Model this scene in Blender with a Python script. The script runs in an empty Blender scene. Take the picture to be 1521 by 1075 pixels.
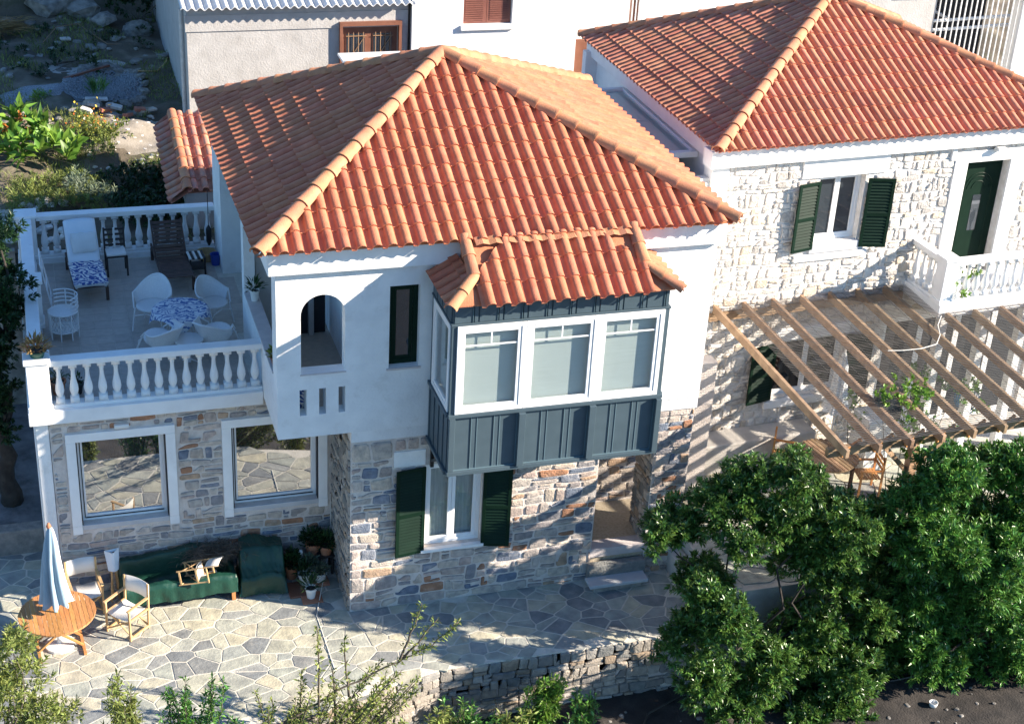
import bpy, bmesh, math, random
import numpy as np
from mathutils import Matrix, Vector
random.seed(7); np.random.seed(7)
SC = bpy.context.scene
COL = SC.collection
R_ = math.radians
# ------------------------------------------------------------------ camera, sky, sun, exposure
cam = bpy.data.cameras.new('camera'); camo = bpy.data.objects.new('camera', cam); COL.objects.link(camo)
cam.sensor_width = 36.0; cam.lens = 54.97; cam.clip_start = 0.1; cam.clip_end = 3000
right = Vector((0.955, -0.291, 0.053)).normalized(); up = Vector((0.089, 0.454, 0.886))
up = (up - right * up.dot(right)).normalized(); back = right.cross(up)
camo.matrix_world = Matrix(((right.x, up.x, back.x, -4.894), (right.y, up.y, back.y, -23.196), (right.z, up.z, back.z, 17.595), (0, 0, 0, 1)))
SC.camera = camo
SUN_AZ, SUN_EL = R_(24), R_(25.2)
to_sun = Vector((math.cos(SUN_EL) * math.cos(SUN_AZ), -math.cos(SUN_EL) * math.sin(SUN_AZ), math.sin(SUN_EL)))
W = bpy.data.worlds.new('World'); SC.world = W; W.use_nodes = True
wn = W.node_tree; bgn = wn.nodes['Background']
sk = wn.nodes.new('ShaderNodeTexSky'); sk.sky_type = 'NISHITA'; sk.sun_disc = False
sk.sun_elevation = SUN_EL; sk.sun_rotation = math.atan2(to_sun.x, to_sun.y); sk.altitude = 100; sk.air_density = 1.0; sk.dust_density = 0.1; sk.ozone_density = 3.5
tn = wn.nodes.new('ShaderNodeMix'); tn.data_type = 'RGBA'; tn.blend_type = 'MULTIPLY'; tn.inputs[0].default_value = 1; tn.inputs[7].default_value = (.78, 1.0, 1.14, 1); wn.links.new(sk.outputs[0], tn.inputs[6]); wn.links.new(tn.outputs[2], bgn.inputs[0]); bgn.inputs[1].default_value = 0.078
sl = bpy.data.lights.new('sun', 'SUN'); sl.energy = 5.0; sl.angle = R_(0.53); sl.color = (1.0, 0.88, 0.73)
so = bpy.data.objects.new('sun', sl); COL.objects.link(so); so.rotation_euler = to_sun.to_track_quat('Z', 'Y').to_euler()
SC.view_settings.view_transform = 'Standard'; SC.view_settings.look = 'None'; SC.view_settings.gamma = 1; SC.view_settings.use_curve_mapping = False
SC.view_settings.exposure = 1.52
try:
    SC.cycles.max_bounces = 7; SC.cycles.transparent_max_bounces = 12; SC.cycles.sample_clamp_indirect = 6
    SC.cycles.use_denoising = True
except Exception: pass

# ------------------------------------------------------------------ materials
M = {}
def mat(name, c1, c2=None, rough=0.7, scale=6.0, bump=0.0, bscale=40.0, rand=0.0, metal=0.0, spec=0.5, c3=None, detail=4.0, stretch=None, trans=0.0, alpha=None, pal=None, mixf=1.0, dirt=None):
    m = bpy.data.materials.new(name); m.use_nodes = True; nt = m.node_tree; N = nt.nodes; L = nt.links
    b = N['Principled BSDF']; b.inputs['Roughness'].default_value = rough; b.inputs['Metallic'].default_value = metal
    b.inputs['Specular IOR Level'].default_value = spec
    tc = N.new('ShaderNodeTexCoord'); src = tc.outputs['Object']
    geo = N.new('ShaderNodeNewGeometry'); oi = N.new('ShaderNodeObjectInfo')
    if stretch:
        mp = N.new('ShaderNodeMapping'); mp.inputs['Scale'].default_value = stretch; L.new(src, mp.inputs[0]); src = mp.outputs[0]
    # shift the noise per object so shared meshes differ
    ad = N.new('ShaderNodeVectorMath'); ad.operation = 'ADD'; sc_ = N.new('ShaderNodeVectorMath'); sc_.operation = 'SCALE'
    cmb = N.new('ShaderNodeCombineXYZ'); L.new(oi.outputs['Random'], cmb.inputs[0]); L.new(oi.outputs['Random'], cmb.inputs[1]); L.new(cmb.outputs[0], sc_.inputs[0]); sc_.inputs['Scale'].default_value = 37.0
    L.new(src, ad.inputs[0]); L.new(sc_.outputs[0], ad.inputs[1]); src2 = ad.outputs[0]
    nz = N.new('ShaderNodeTexNoise'); nz.inputs['Scale'].default_value = scale; nz.inputs['Detail'].default_value = detail; L.new(src2, nz.inputs['Vector'])
    sm = N.new('ShaderNodeMath'); sm.operation = 'ADD'; L.new(oi.outputs['Random'], sm.inputs[0]); L.new(geo.outputs['Random Per Island'], sm.inputs[1])
    fr = N.new('ShaderNodeMath'); fr.operation = 'FRACT'; L.new(sm.outputs[0], fr.inputs[0])
    if pal:
        rp = N.new('ShaderNodeValToRGB'); rp.color_ramp.interpolation = 'CONSTANT'; el = rp.color_ramp.elements
        el[0].position = 0; el[0].color = (*pal[0], 1); el[1].position = 1.0 / len(pal); el[1].color = (*pal[1], 1)
        for k in range(2, len(pal)):
            e = el.new(k / len(pal)); e.color = (*pal[k], 1)
        L.new(fr.outputs[0], rp.inputs[0]); base = rp.outputs[0]
        mx = N.new('ShaderNodeMix'); mx.data_type = 'RGBA'; mx.blend_type = 'MULTIPLY'; mx.inputs[0].default_value = mixf
        r2 = N.new('ShaderNodeValToRGB'); r2.color_ramp.elements[0].position = 0.3; r2.color_ramp.elements[1].position = 0.72
        r2.color_ramp.elements[0].color = (*c1, 1); r2.color_ramp.elements[1].color = (*(c2 or (1, 1, 1)), 1)
        L.new(nz.outputs[0], r2.inputs[0]); L.new(base, mx.inputs[6]); L.new(r2.outputs[0], mx.inputs[7]); colr = mx.outputs[2]
    else:
        r2 = N.new('ShaderNodeValToRGB'); r2.color_ramp.elements[0].position = 0.32; r2.color_ramp.elements[1].position = 0.68
        r2.color_ramp.elements[0].color = (*c1, 1); r2.color_ramp.elements[1].color = (*(c2 or c1), 1)
        if c3:
            e = r2.color_ramp.elements.new(0.5); e.color = (*c3, 1)
        L.new(nz.outputs[0], r2.inputs[0]); colr = r2.outputs[0]
    if rand:
        hs = N.new('ShaderNodeHueSaturation'); mr = N.new('ShaderNodeMapRange'); mr.inputs[3].default_value = 1 - rand; mr.inputs[4].default_value = 1 + rand
        L.new(fr.outputs[0], mr.inputs[0]); L.new(mr.outputs[0], hs.inputs['Value'])
        f2 = N.new('ShaderNodeMath'); f2.operation = 'MULTIPLY'; f2.inputs[1].default_value = 7.31; f3 = N.new('ShaderNodeMath'); f3.operation = 'FRACT'
        L.new(fr.outputs[0], f2.inputs[0]); L.new(f2.outputs[0], f3.inputs[0])
        mh = N.new('ShaderNodeMapRange'); mh.inputs[3].default_value = 0.5 - rand * 0.045; mh.inputs[4].default_value = 0.5 + rand * 0.045
        L.new(f3.outputs[0], mh.inputs[0]); L.new(mh.outputs[0], hs.inputs['Hue']); L.new(colr, hs.inputs['Color']); colr = hs.outputs[0]
    if dirt:
        dz = N.new('ShaderNodeTexNoise'); dz.inputs['Scale'].default_value = dirt[1]; dz.inputs['Detail'].default_value = 6; dz.inputs['Roughness'].default_value = 0.7
        L.new(tc.outputs['Object'] if not stretch else src, dz.inputs['Vector'])
        dr = N.new('ShaderNodeMapRange'); dr.inputs[1].default_value = dirt[2]; dr.inputs[2].default_value = dirt[2] + 0.2; dr.inputs[4].default_value = dirt[3]
        L.new(dz.outputs[0], dr.inputs[0]); mx2 = N.new('ShaderNodeMix'); mx2.data_type = 'RGBA'
        L.new(dr.outputs[0], mx2.inputs[0]); L.new(colr, mx2.inputs[6]); mx2.inputs[7].default_value = (*dirt[0], 1); colr = mx2.outputs[2]
    L.new(colr, b.inputs['Base Color'])
    if bump:
        bn = N.new('ShaderNodeTexNoise'); bn.inputs['Scale'].default_value = bscale; bn.inputs['Detail'].default_value = 5; L.new(src2, bn.inputs['Vector'])
        bp = N.new('ShaderNodeBump'); bp.inputs['Strength'].default_value = min(1, bump); bp.inputs['Distance'].default_value = 0.02; L.new(bn.outputs[0], bp.inputs['Height']); L.new(bp.outputs[0], b.inputs['Normal'])
    if trans:
        tr = N.new('ShaderNodeBsdfTranslucent'); L.new(colr, tr.inputs[0]); ms = N.new('ShaderNodeMixShader'); ms.inputs[0].default_value = trans
        out = N['Material Output']; L.new(b.outputs[0], ms.inputs[1]); L.new(tr.outputs[0], ms.inputs[2]); L.new(ms.outputs[0], out.inputs[0])
    M[name] = m; return m
mat('plaster', (.70, .70, .695), (.80, .80, .79), .85, 2.2, .4, 20, dirt=((.48, .46, .42), 2.6, .55, .45))
mat('plaster_white', (.75, .75, .745), (.82, .82, .81), .8, 4, .2, 40, dirt=((.48, .46, .42), 3.5, .61, .5))
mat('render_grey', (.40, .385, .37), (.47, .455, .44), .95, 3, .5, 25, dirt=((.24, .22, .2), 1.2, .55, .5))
mat('mortar', (.56, .50, .46), (.68, .62, .57), .95, 7, .8, 45)
mat('mortar_wash', (.60, .57, .53), (.76, .73, .70), .95, 8, .8, 40)
mat('stone', (.62, .62, .64), (1.15, 1.1, 1.05), .85, 9, .9, 30, pal=[(.38, .34, .32), (.50, .44, .38), (.27, .27, .29), (.54, .48, .42), (.44, .37, .33), (.16, .20, .27), (.44, .41, .38), (.56, .50, .45), (.38, .20, .12), (.36, .33, .31), (.52, .46, .39), (.31, .29, .29), (.58, .52, .45), (.50, .41, .37), (.22, .25, .31), (.46, .33, .23), (.47, .43, .40), (.55, .47, .42)], dirt=((.60, .55, .50), 4.5, .54, .5))
mat('stone_wash', (.74, .72, .70), (1.1, 1.08, 1.05), .9, 11, 1.0, 28, pal=[(.60, .56, .51), (.68, .66, .62), (.52, .49, .46), (.72, .69, .64), (.60, .52, .42), (.66, .63, .60), (.45, .43, .41), (.70, .67, .63), (.62, .60, .58)], dirt=((.76, .73, .69), 6, .51, .8))
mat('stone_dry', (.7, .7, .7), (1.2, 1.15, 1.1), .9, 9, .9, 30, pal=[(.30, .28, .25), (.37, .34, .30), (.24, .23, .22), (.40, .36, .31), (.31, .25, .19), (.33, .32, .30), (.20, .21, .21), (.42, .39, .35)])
mat('flag', (.66, .66, .67), (1.2, 1.18, 1.12), .72, 4, .5, 18, pal=[(.36, .38, .34), (.46, .45, .37), (.24, .25, .25), (.50, .47, .36), (.40, .41, .36), (.33, .35, .33), (.47, .45, .36), (.42, .43, .38), (.22, .235, .245), (.41, .41, .34), (.47, .44, .35), (.36, .37, .33), (.33, .34, .33)], dirt=((.52, .49, .42), 2.5, .56, .5))
mat('grout', (.54, .51, .44), (.66, .62, .54), .9, 6, .5, 40, dirt=((.34, .32, .27), 1.6, .55, .6))
mat('tile', (.46, .145, .072), (.56, .205, .108), .8, 5, .35, 50, rand=.11, dirt=((.27, .13, .08), 3, .60, .45))
mat('tile_cap', (.44, .18, .088), (.53, .24, .125), .8, 5, .35, 50, rand=.14, dirt=((.3, .19, .13), 5, .58, .5))
mat('tile_old', (.40, .14, .09), (.58, .25, .16), .85, 6, .35, 50, rand=.25, dirt=((.30, .24, .2), 6, .5, .7))
mat('floor_tile', (.42, .36, .31), (.50, .43, .37), .6, 9, .1, 50, rand=.07)
mat('yard_stone', (.10, .10, .11), (.20, .20, .21), .9, 3, .8, 12, dirt=((.05, .05, .045), 1.5, .5, .8))
mat('concrete', (.42, .40, .37), (.54, .51, .47), .9, 4, .5, 30)
mat('slab_pink', (.46, .42, .42), (.56, .51, .50), .8, 5, .3, 30)
mat('marble', (.42, .44, .47), (.52, .53, .55), .5, 3, .1, 30)
mat('mosaic', (.40, .33, .24), (.52, .45, .34), .8, 20, .6, 90, dirt=((.13, .12, .11), 11, .585, .8))
mat('teal', (.055, .085, .105), (.065, .098, .12), .45, 4, .05, 60)
mat('teal_edge', (.11, .17, .20), None, .4)
mat('green_paint', (.004, .017, .010), (.006, .022, .013), .55, 5, .05, 60, rand=.05, spec=.12)
mat('white_frame', (.80, .80, .80), None, .35)
mat('cream_frame', (.70, .69, .66), None, .4)
mat('blind', (.72, .72, .70), (.78, .78, .76), .8, 2, .05, 20, stretch=(1, 1, 30))
mat('curtain', (.45, .46, .46), (.62, .63, .63), .9, 3, .2, 8, stretch=(9, 9, .4))
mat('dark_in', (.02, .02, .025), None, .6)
mat('room', (.30, .28, .26), None, .9)
mat('wood', (.40, .22, .10), (.50, .29, .14), .55, 5, .3, 30, stretch=(1, 1, 8), rand=.12)
mat('wood_orange', (.42, .19, .06), (.56, .27, .10), .45, 6, .3, 30, stretch=(8, 1, 1), rand=.16)
mat('wood_pale', (.48, .30, .14), (.60, .40, .20), .5, 8, .2, 30, rand=.1)
mat('wood_pergola', (.24, .15, .09), (.42, .28, .17), .7, 5, .4, 25, rand=.2)
mat('wood_dark', (.055, .030, .022), (.10, .055, .038), .6, 8, .3, 30, rand=.25)
mat('wood_black', (.02, .016, .015), (.035, .028, .025), .6, 8)
mat('door_brown', (.19, .075, .045), (.24, .10, .06), .5, 5, .1, 30)
mat('shutter_brown', (.17, .06, .045), (.22, .085, .06), .5, 5)
mat('canvas', (.66, .64, .60), (.74, .72, .68), .9, 4, .2, 60)
mat('canvas_blue', (.20, .30, .38), (.28, .38, .46), .85, 3, .2, 40, stretch=(6, 6, .5))
mat('canvas_white', (.70, .74, .77), (.78, .80, .82), .85, 3, .2, 40)
mat('rattan', (.72, .73, .73), (.80, .80, .80), .5, 40, .5, 90)
mat('metal_dark', (.03, .03, .03), None, .4, metal=.5)
mat('metal_white', (.75, .75, .75), None, .3)
mat('galv', (.50, .50, .50), (.64, .64, .63), .55, 8, metal=.1)
mat('tarp', (.006, .036, .026), (.010, .055, .038), .42, 3, .9, 7, spec=.4)
mat('terracotta', (.42, .16, .08), (.52, .22, .12), .8, 7, .2, 40)
mat('pot_white', (.7, .7, .68), None, .5)
mat('pot_green', (.02, .09, .06), None, .4)
mat('soil', (.018, .016, .015), (.055, .047, .041), .95, 3, .9, 25, detail=8)  # base colour darkened in place of the shade trees cast on the bed
mat('earth', (.09, .072, .05), (.24, .20, .15), .95, 1.2, 1.0, 14, detail=9, c3=(.13, .105, .075), dirt=((.06, .075, .03), 1.7, .52, .75))
mat('gravel', (.16, .18, .20), (.36, .38, .41), .9, 30, 1.0, 40)
mat('path', (.22, .19, .15), (.36, .32, .27), .95, 2.5, .7, 25)
mat('rock', (.15, .14, .125), (.34, .32, .29), .95, 3, .9, 12, rand=.2)
mat('wicker', (.40, .27, .13), (.55, .38, .19), .7, 60, .6, 80)
mat('blue_plastic', (.03, .07, .35), None, .35)
mat('leaf_lemon', (.045, .115, .024), (.12, .225, .045), .32, 3, rand=.5, trans=.25, spec=.55)
mat('leaf_citrus', (.055, .15, .028), (.12, .27, .05), .34, 3, rand=.5, trans=.22, spec=.5)
mat('leaf_dark', (.012, .040, .014), (.03, .075, .022), .42, 3, rand=.40, trans=.15, spec=.4)
mat('leaf_olive', (.14, .18, .045), (.26, .31, .08), .5, 3, rand=.45, trans=.28, spec=.35)
mat('leaf_bright', (.10, .22, .03), (.20, .34, .05), .45, 3, rand=.40, trans=.35, spec=.4)
mat('leaf_grey', (.10, .14, .09), (.18, .22, .14), .6, 3, rand=.3, trans=.2)
mat('leaf_dry', (.26, .16, .06), (.42, .28, .12), .8, 3, rand=.35, trans=.2)
mat('petal_orange', (.65, .16, .03), (.75, .28, .05), .6, 3, rand=.2, trans=.3)
mat('petal_yellow', (.75, .55, .05), None, .6, 3, rand=.1, trans=.3)
mat('petal_red', (.55, .05, .05), (.65, .1, .08), .6, rand=.2, trans=.2)
mat('bark', (.07, .055, .04), (.16, .13, .10), .95, 6, .9, 20, stretch=(1, 1, .3))
mat('bark_dark', (.025, .02, .017), (.05, .042, .035), .95, 6, .9, 20)
mat('brick', (.34, .13, .08), (.46, .2, .13), .9, 5, .5, 40, rand=.2)
mat('hose_blue', (.02, .12, .22), None, .4)
mat('hose_dark', (.02, .022, .022), None, .5)
mat('cord', (.65, .63, .58), None, .7)
mat('bar_rust', (.30, .18, .10), None, .6)
def pattern_mat(name, ca, cb, sc, th=.5):
    m = bpy.data.materials.new(name); m.use_nodes = True; N = m.node_tree.nodes; L = m.node_tree.links; b = N['Principled BSDF']; b.inputs['Roughness'].default_value = .85
    tc = N.new('ShaderNodeTexCoord'); n = N.new('ShaderNodeTexNoise'); n.inputs['Scale'].default_value = 2.2; L.new(tc.outputs['Object'], n.inputs['Vector'])
    w = N.new('ShaderNodeTexWave'); w.bands_direction = 'DIAGONAL'; w.inputs['Scale'].default_value = sc; w.inputs['Distortion'].default_value = 14; w.inputs['Detail'].default_value = 3; w.inputs['Detail Scale'].default_value = 1.6
    L.new(tc.outputs['Object'], w.inputs['Vector']); r = N.new('ShaderNodeValToRGB'); r.color_ramp.elements[0].position = th - .06; r.color_ramp.elements[1].position = th + .06
    r.color_ramp.elements[0].color = (*ca, 1); r.color_ramp.elements[1].color = (*cb, 1); L.new(w.outputs[0], r.inputs[0]); L.new(r.outputs[0], b.inputs['Base Color']); M[name] = m
pattern_mat('towel_blue', (.04, .08, .28), (.68, .68, .67), 3.2)
pattern_mat('cloth_blue', (.10, .17, .38), (.62, .66, .72), 3.6, .36)
def glass_mat(name, tint, refl, rough=0.02, clear=0.0):
    m = bpy.data.materials.new(name); m.use_nodes = True; N = m.node_tree.nodes; L = m.node_tree.links; out = N['Material Output']; N.remove(N['Principled BSDF'])
    g = N.new('ShaderNodeBsdfGlossy'); g.inputs['Roughness'].default_value = rough; g.inputs[0].default_value = (.95, .97, 1, 1)
    if clear:
        d = N.new('ShaderNodeBsdfTransparent'); d.inputs[0].default_value = (*tint, 1)
    else:
        d = N.new('ShaderNodeBsdfDiffuse'); d.inputs[0].default_value = (*tint, 1)
    lw = N.new('ShaderNodeLayerWeight'); lw.inputs[0].default_value = .5; pw_ = N.new('ShaderNodeMath'); pw_.operation = 'POWER'; pw_.inputs[1].default_value = 3.5; L.new(lw.outputs['Facing'], pw_.inputs[0]); fz = N.new('ShaderNodeMath'); fz.operation = 'MULTIPLY_ADD'; fz.inputs[1].default_value = .7; fz.inputs[2].default_value = .03; L.new(pw_.outputs[0], fz.inputs[0])
    ma = N.new('ShaderNodeMath'); ma.operation = 'ADD'; ma.use_clamp = True; ma.inputs[1].default_value = refl; L.new(fz.outputs[0], ma.inputs[0])
    nz = N.new('ShaderNodeTexNoise'); nz.inputs['Scale'].default_value = 1.3; bp = N.new('ShaderNodeBump'); bp.inputs['Strength'].default_value = .02; L.new(nz.outputs[0], bp.inputs['Height']); L.new(bp.outputs[0], g.inputs['Normal'])
    ms = N.new('ShaderNodeMixShader'); L.new(ma.outputs[0], ms.inputs[0]); L.new(d.outputs[0], ms.inputs[1]); L.new(g.outputs[0], ms.inputs[2]); L.new(ms.outputs[0], out.inputs[0]); M[name] = m
glass_mat('glass_mirror', (.025, .03, .035), .46)
glass_mat('glass_black', (.012, .016, .02), .02)
glass_mat('glass_dark', (.035, .045, .055), .10)
glass_mat('glass_clear', (.86, .90, .90), .05, clear=1)
glass_mat('glass_roof', (.30, .36, .34), .12)

# ------------------------------------------------------------------ mesh helpers
def V(*a): return Vector(a)
class MB:
    def __init__(s): s.v = []; s.f = []
    def add(s, vs, fs):
        o = len(s.v); s.v += [tuple(p) for p in vs]; s.f += [tuple(i + o for i in f) for f in fs]; return s
    def box(s, x0, x1, y0, y1, z0, z1):
        return s.add([(x0, y0, z0), (x1, y0, z0), (x1, y1, z0), (x0, y1, z0), (x0, y0, z1), (x1, y0, z1), (x1, y1, z1), (x0, y1, z1)],
                     [(0, 3, 2, 1), (4, 5, 6, 7), (0, 1, 5, 4), (1, 2, 6, 5), (2, 3, 7, 6), (3, 0, 4, 7)])
    def beam(s, p0, p1, w, h, up=(0, 0, 1)):
        p0 = Vector(p0); p1 = Vector(p1); d = (p1 - p0).normalized(); u = Vector(up)
        if abs(d.dot(u)) > .98: u = Vector((0, 1, 0))
        a = d.cross(u).normalized() * w / 2; b = a.cross(d).normalized() * h / 2
        vs = [p0 - a - b, p0 + a - b, p0 + a + b, p0 - a + b, p1 - a - b, p1 + a - b, p1 + a + b, p1 - a + b]
        return s.add(vs, [(0, 1, 2, 3), (7, 6, 5, 4), (0, 4, 5, 1), (1, 5, 6, 2), (2, 6, 7, 3), (3, 7, 4, 0)])
    def tube(s, pts, r, n=6, r1=None, closed=False):
        pts = [Vector(p) for p in pts]; k = len(pts); o = len(s.v); r1 = r if r1 is None else r1
        for i, p in enumerate(pts):
            d = (pts[min(i + 1, k - 1)] - pts[max(i - 1, 0)]) if not closed else (pts[(i + 1) % k] - pts[i - 1])
            d.normalize(); u = Vector((0, 0, 1)) if abs(d.z) < .9 else Vector((0, 1, 0))
            a = d.cross(u).normalized(); b = a.cross(d); rr = r + (r1 - r) * i / max(1, k - 1)
            for j in range(n):
                t = 2 * math.pi * j / n; s.v.append(tuple(p + a * math.cos(t) * rr + b * math.sin(t) * rr))
        m = k if closed else k - 1
        for i in range(m):
            for j in range(n):
                i2 = (i + 1) % k; s.f.append((o + i * n + j, o + i * n + (j + 1) % n, o + i2 * n + (j + 1) % n, o + i2 * n + j))
        if not closed: s.f.append(tuple(o + j for j in range(n))[::-1]); s.f.append(tuple(o + (k - 1) * n + j for j in range(n)))
        return s
    def lathe(s, prof, c=(0, 0, 0), n=14, sq=0, cap=True):
        o = len(s.v)
        for (r, z) in prof:
            for j in range(n):
                t = 2 * math.pi * (j + .5) / n; s.v.append((c[0] + r * math.cos(t), c[1] + r * math.sin(t), c[2] + z))
        for i in range(len(prof) - 1):
            for j in range(n): s.f.append((o + i * n + j, o + i * n + (j + 1) % n, o + (i + 1) * n + (j + 1) % n, o + (i + 1) * n + j))
        if cap: s.f.append(tuple(o + j for j in range(n))[::-1]); s.f.append(tuple(o + (len(prof) - 1) * n + j for j in range(n)))
        return s
    def quad(s, a, b, c, d): return s.add([a, b, c, d], [(0, 1, 2, 3)])
    def prism(s, pts, fr, d0, d1):
        n = len(pts); vs = [fr(p[0], p[1], d0) for p in pts] + [fr(p[0], p[1], d1) for p in pts]
        return s.add(vs, [tuple(range(n))[::-1], tuple(range(n, 2 * n))] + [(i, (i + 1) % n, n + (i + 1) % n, n + i) for i in range(n)])
    def mesh(s, name, smooth=False):
        me = bpy.data.meshes.new(name); me.from_pydata(s.v, [], s.f); me.update()
        if smooth: me.polygons.foreach_set('use_smooth', [True] * len(me.polygons))
        return me
    def build(s, name, m, parent=None, smooth=False, bevel=0, fix=True, off=None):
        me = s.mesh(name, smooth)
        if fix and len(me.polygons) < 60000:
            bm = bmesh.new(); bm.from_mesh(me); bmesh.ops.recalc_face_normals(bm, faces=bm.faces); bm.to_mesh(me); bm.free()
        o = link(name, me, m, parent)
        if bevel:
            b = o.modifiers.new('bevel', 'BEVEL'); b.width = bevel; b.segments = 2; b.limit_method = 'ANGLE'; b.angle_limit = R_(40)
        if off: o.location = off
        return o
def link(name, me, m, parent=None, mw=None):
    o = bpy.data.objects.new(name, me); COL.objects.link(o)
    if m is not None and len(me.materials) == 0: me.materials.append(M[m] if isinstance(m, str) else m)
    if parent is not None: o.parent = parent
    if mw is not None: o.matrix_local = mw
    return o
def tag(o, label=None, cat=None, group=None, kind=None):
    if label: o['label'] = label
    if cat: o['category'] = cat
    if group: o['group'] = group
    if kind: o['kind'] = kind
    return o
def thing(name, label, cat, loc=(0, 0, 0), rz=0, group=None):
    o = bpy.data.objects.new(name, None); COL.objects.link(o); o.location = loc; o.rotation_euler = (0, 0, rz); o.empty_display_size = .2
    return tag(o, label, cat, group)
def dup(root, loc, rz=None, label=None, scale=None):
    def cp(o, par):
        c = o.copy(); COL.objects.link(c)
        if par is not None: c.parent = par
        for ch in o.children: cp(ch, c)
        return c
    r = cp(root, None); r.location = loc
    if rz is not None: r.rotation_euler = (0, 0, rz)
    if scale: r.scale = scale
    if label: r['label'] = label
    return r
def B(x0, x1, y0, y1, z0, z1, name, m, parent, bevel=0, **k): return MB().box(x0, x1, y0, y1, z0, z1).build(name, m, parent, bevel=bevel, **k)
def stuff(o): o['kind'] = 'stuff'; return o

# ---- plane frames: fr(u, v, n) -> point, n outward
def frame(o, u, v):
    o = Vector(o); u = Vector(u).normalized(); v = Vector(v); v = (v - u * v.dot(u)).normalized(); n = u.cross(v)
    f = lambda a, b, c=0.0: o + u * a + v * b + n * c
    f.M = Matrix(((u.x, v.x, n.x, o.x), (u.y, v.y, n.y, o.y), (u.z, v.z, n.z, o.z), (0, 0, 0, 1)))
    return f
def wall(mb, fr, u0, u1, v0, v1, holes=(), d0=0.0, d1=-0.25, arches=()):
    """front face at d0, back at d1, real reveals round the holes"""
    us = sorted({u0, u1, *[h[0] for h in holes], *[h[1] for h in holes]}); vs = sorted({v0, v1, *[h[2] for h in holes], *[h[3] for h in holes]})
    us = [a for a in us if u0 <= a <= u1]; vs = [a for a in vs if v0 <= a <= v1]
    solid = lambda i, j: 0 <= i < len(us) - 1 and 0 <= j < len(vs) - 1 and not any(h[0] <= (us[i] + us[i + 1]) / 2 <= h[1] and h[2] <= (vs[j] + vs[j + 1]) / 2 <= h[3] for h in holes)
    for i in range(len(us) - 1):
        for j in range(len(vs) - 1):
            if not solid(i, j): continue
            a, b, c, d = us[i], us[i + 1], vs[j], vs[j + 1]
            mb.quad(fr(a, c, d0), fr(b, c, d0), fr(b, d, d0), fr(a, d, d0)); mb.quad(fr(a, c, d1), fr(a, d, d1), fr(b, d, d1), fr(b, c, d1))
            if not solid(i - 1, j): mb.quad(fr(a, c, d1), fr(a, c, d0), fr(a, d, d0), fr(a, d, d1))
            if not solid(i + 1, j): mb.quad(fr(b, c, d0), fr(b, c, d1), fr(b, d, d1), fr(b, d, d0))
            if not solid(i, j - 1): mb.quad(fr(a, c, d1), fr(b, c, d1), fr(b, c, d0), fr(a, c, d0))
            if not solid(i, j + 1): mb.quad(fr(a, d, d0), fr(b, d, d0), fr(b, d, d1), fr(a, d, d1))
    for (ca, sp, r) in arches:   # the square above an arched opening, filled down to the arc
        n = 20
        for k in range(n):
            t0 = math.pi * k / n; t1 = math.pi * (k + 1) / n
            a, b = ca - r * math.cos(t0), ca - r * math.cos(t1); za, zb = sp + r * math.sin(t0), sp + r * math.sin(t1)
            mb.quad(fr(a, za, d0), fr(b, zb, d0), fr(b, sp + r, d0), fr(a, sp + r, d0)); mb.quad(fr(a, za, d1), fr(a, sp + r, d1), fr(b, sp + r, d1), fr(b, zb, d1))
            mb.quad(fr(a, za, d1), fr(b, zb, d1), fr(b, zb, d0), fr(a, za, d0))
    return mb
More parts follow.
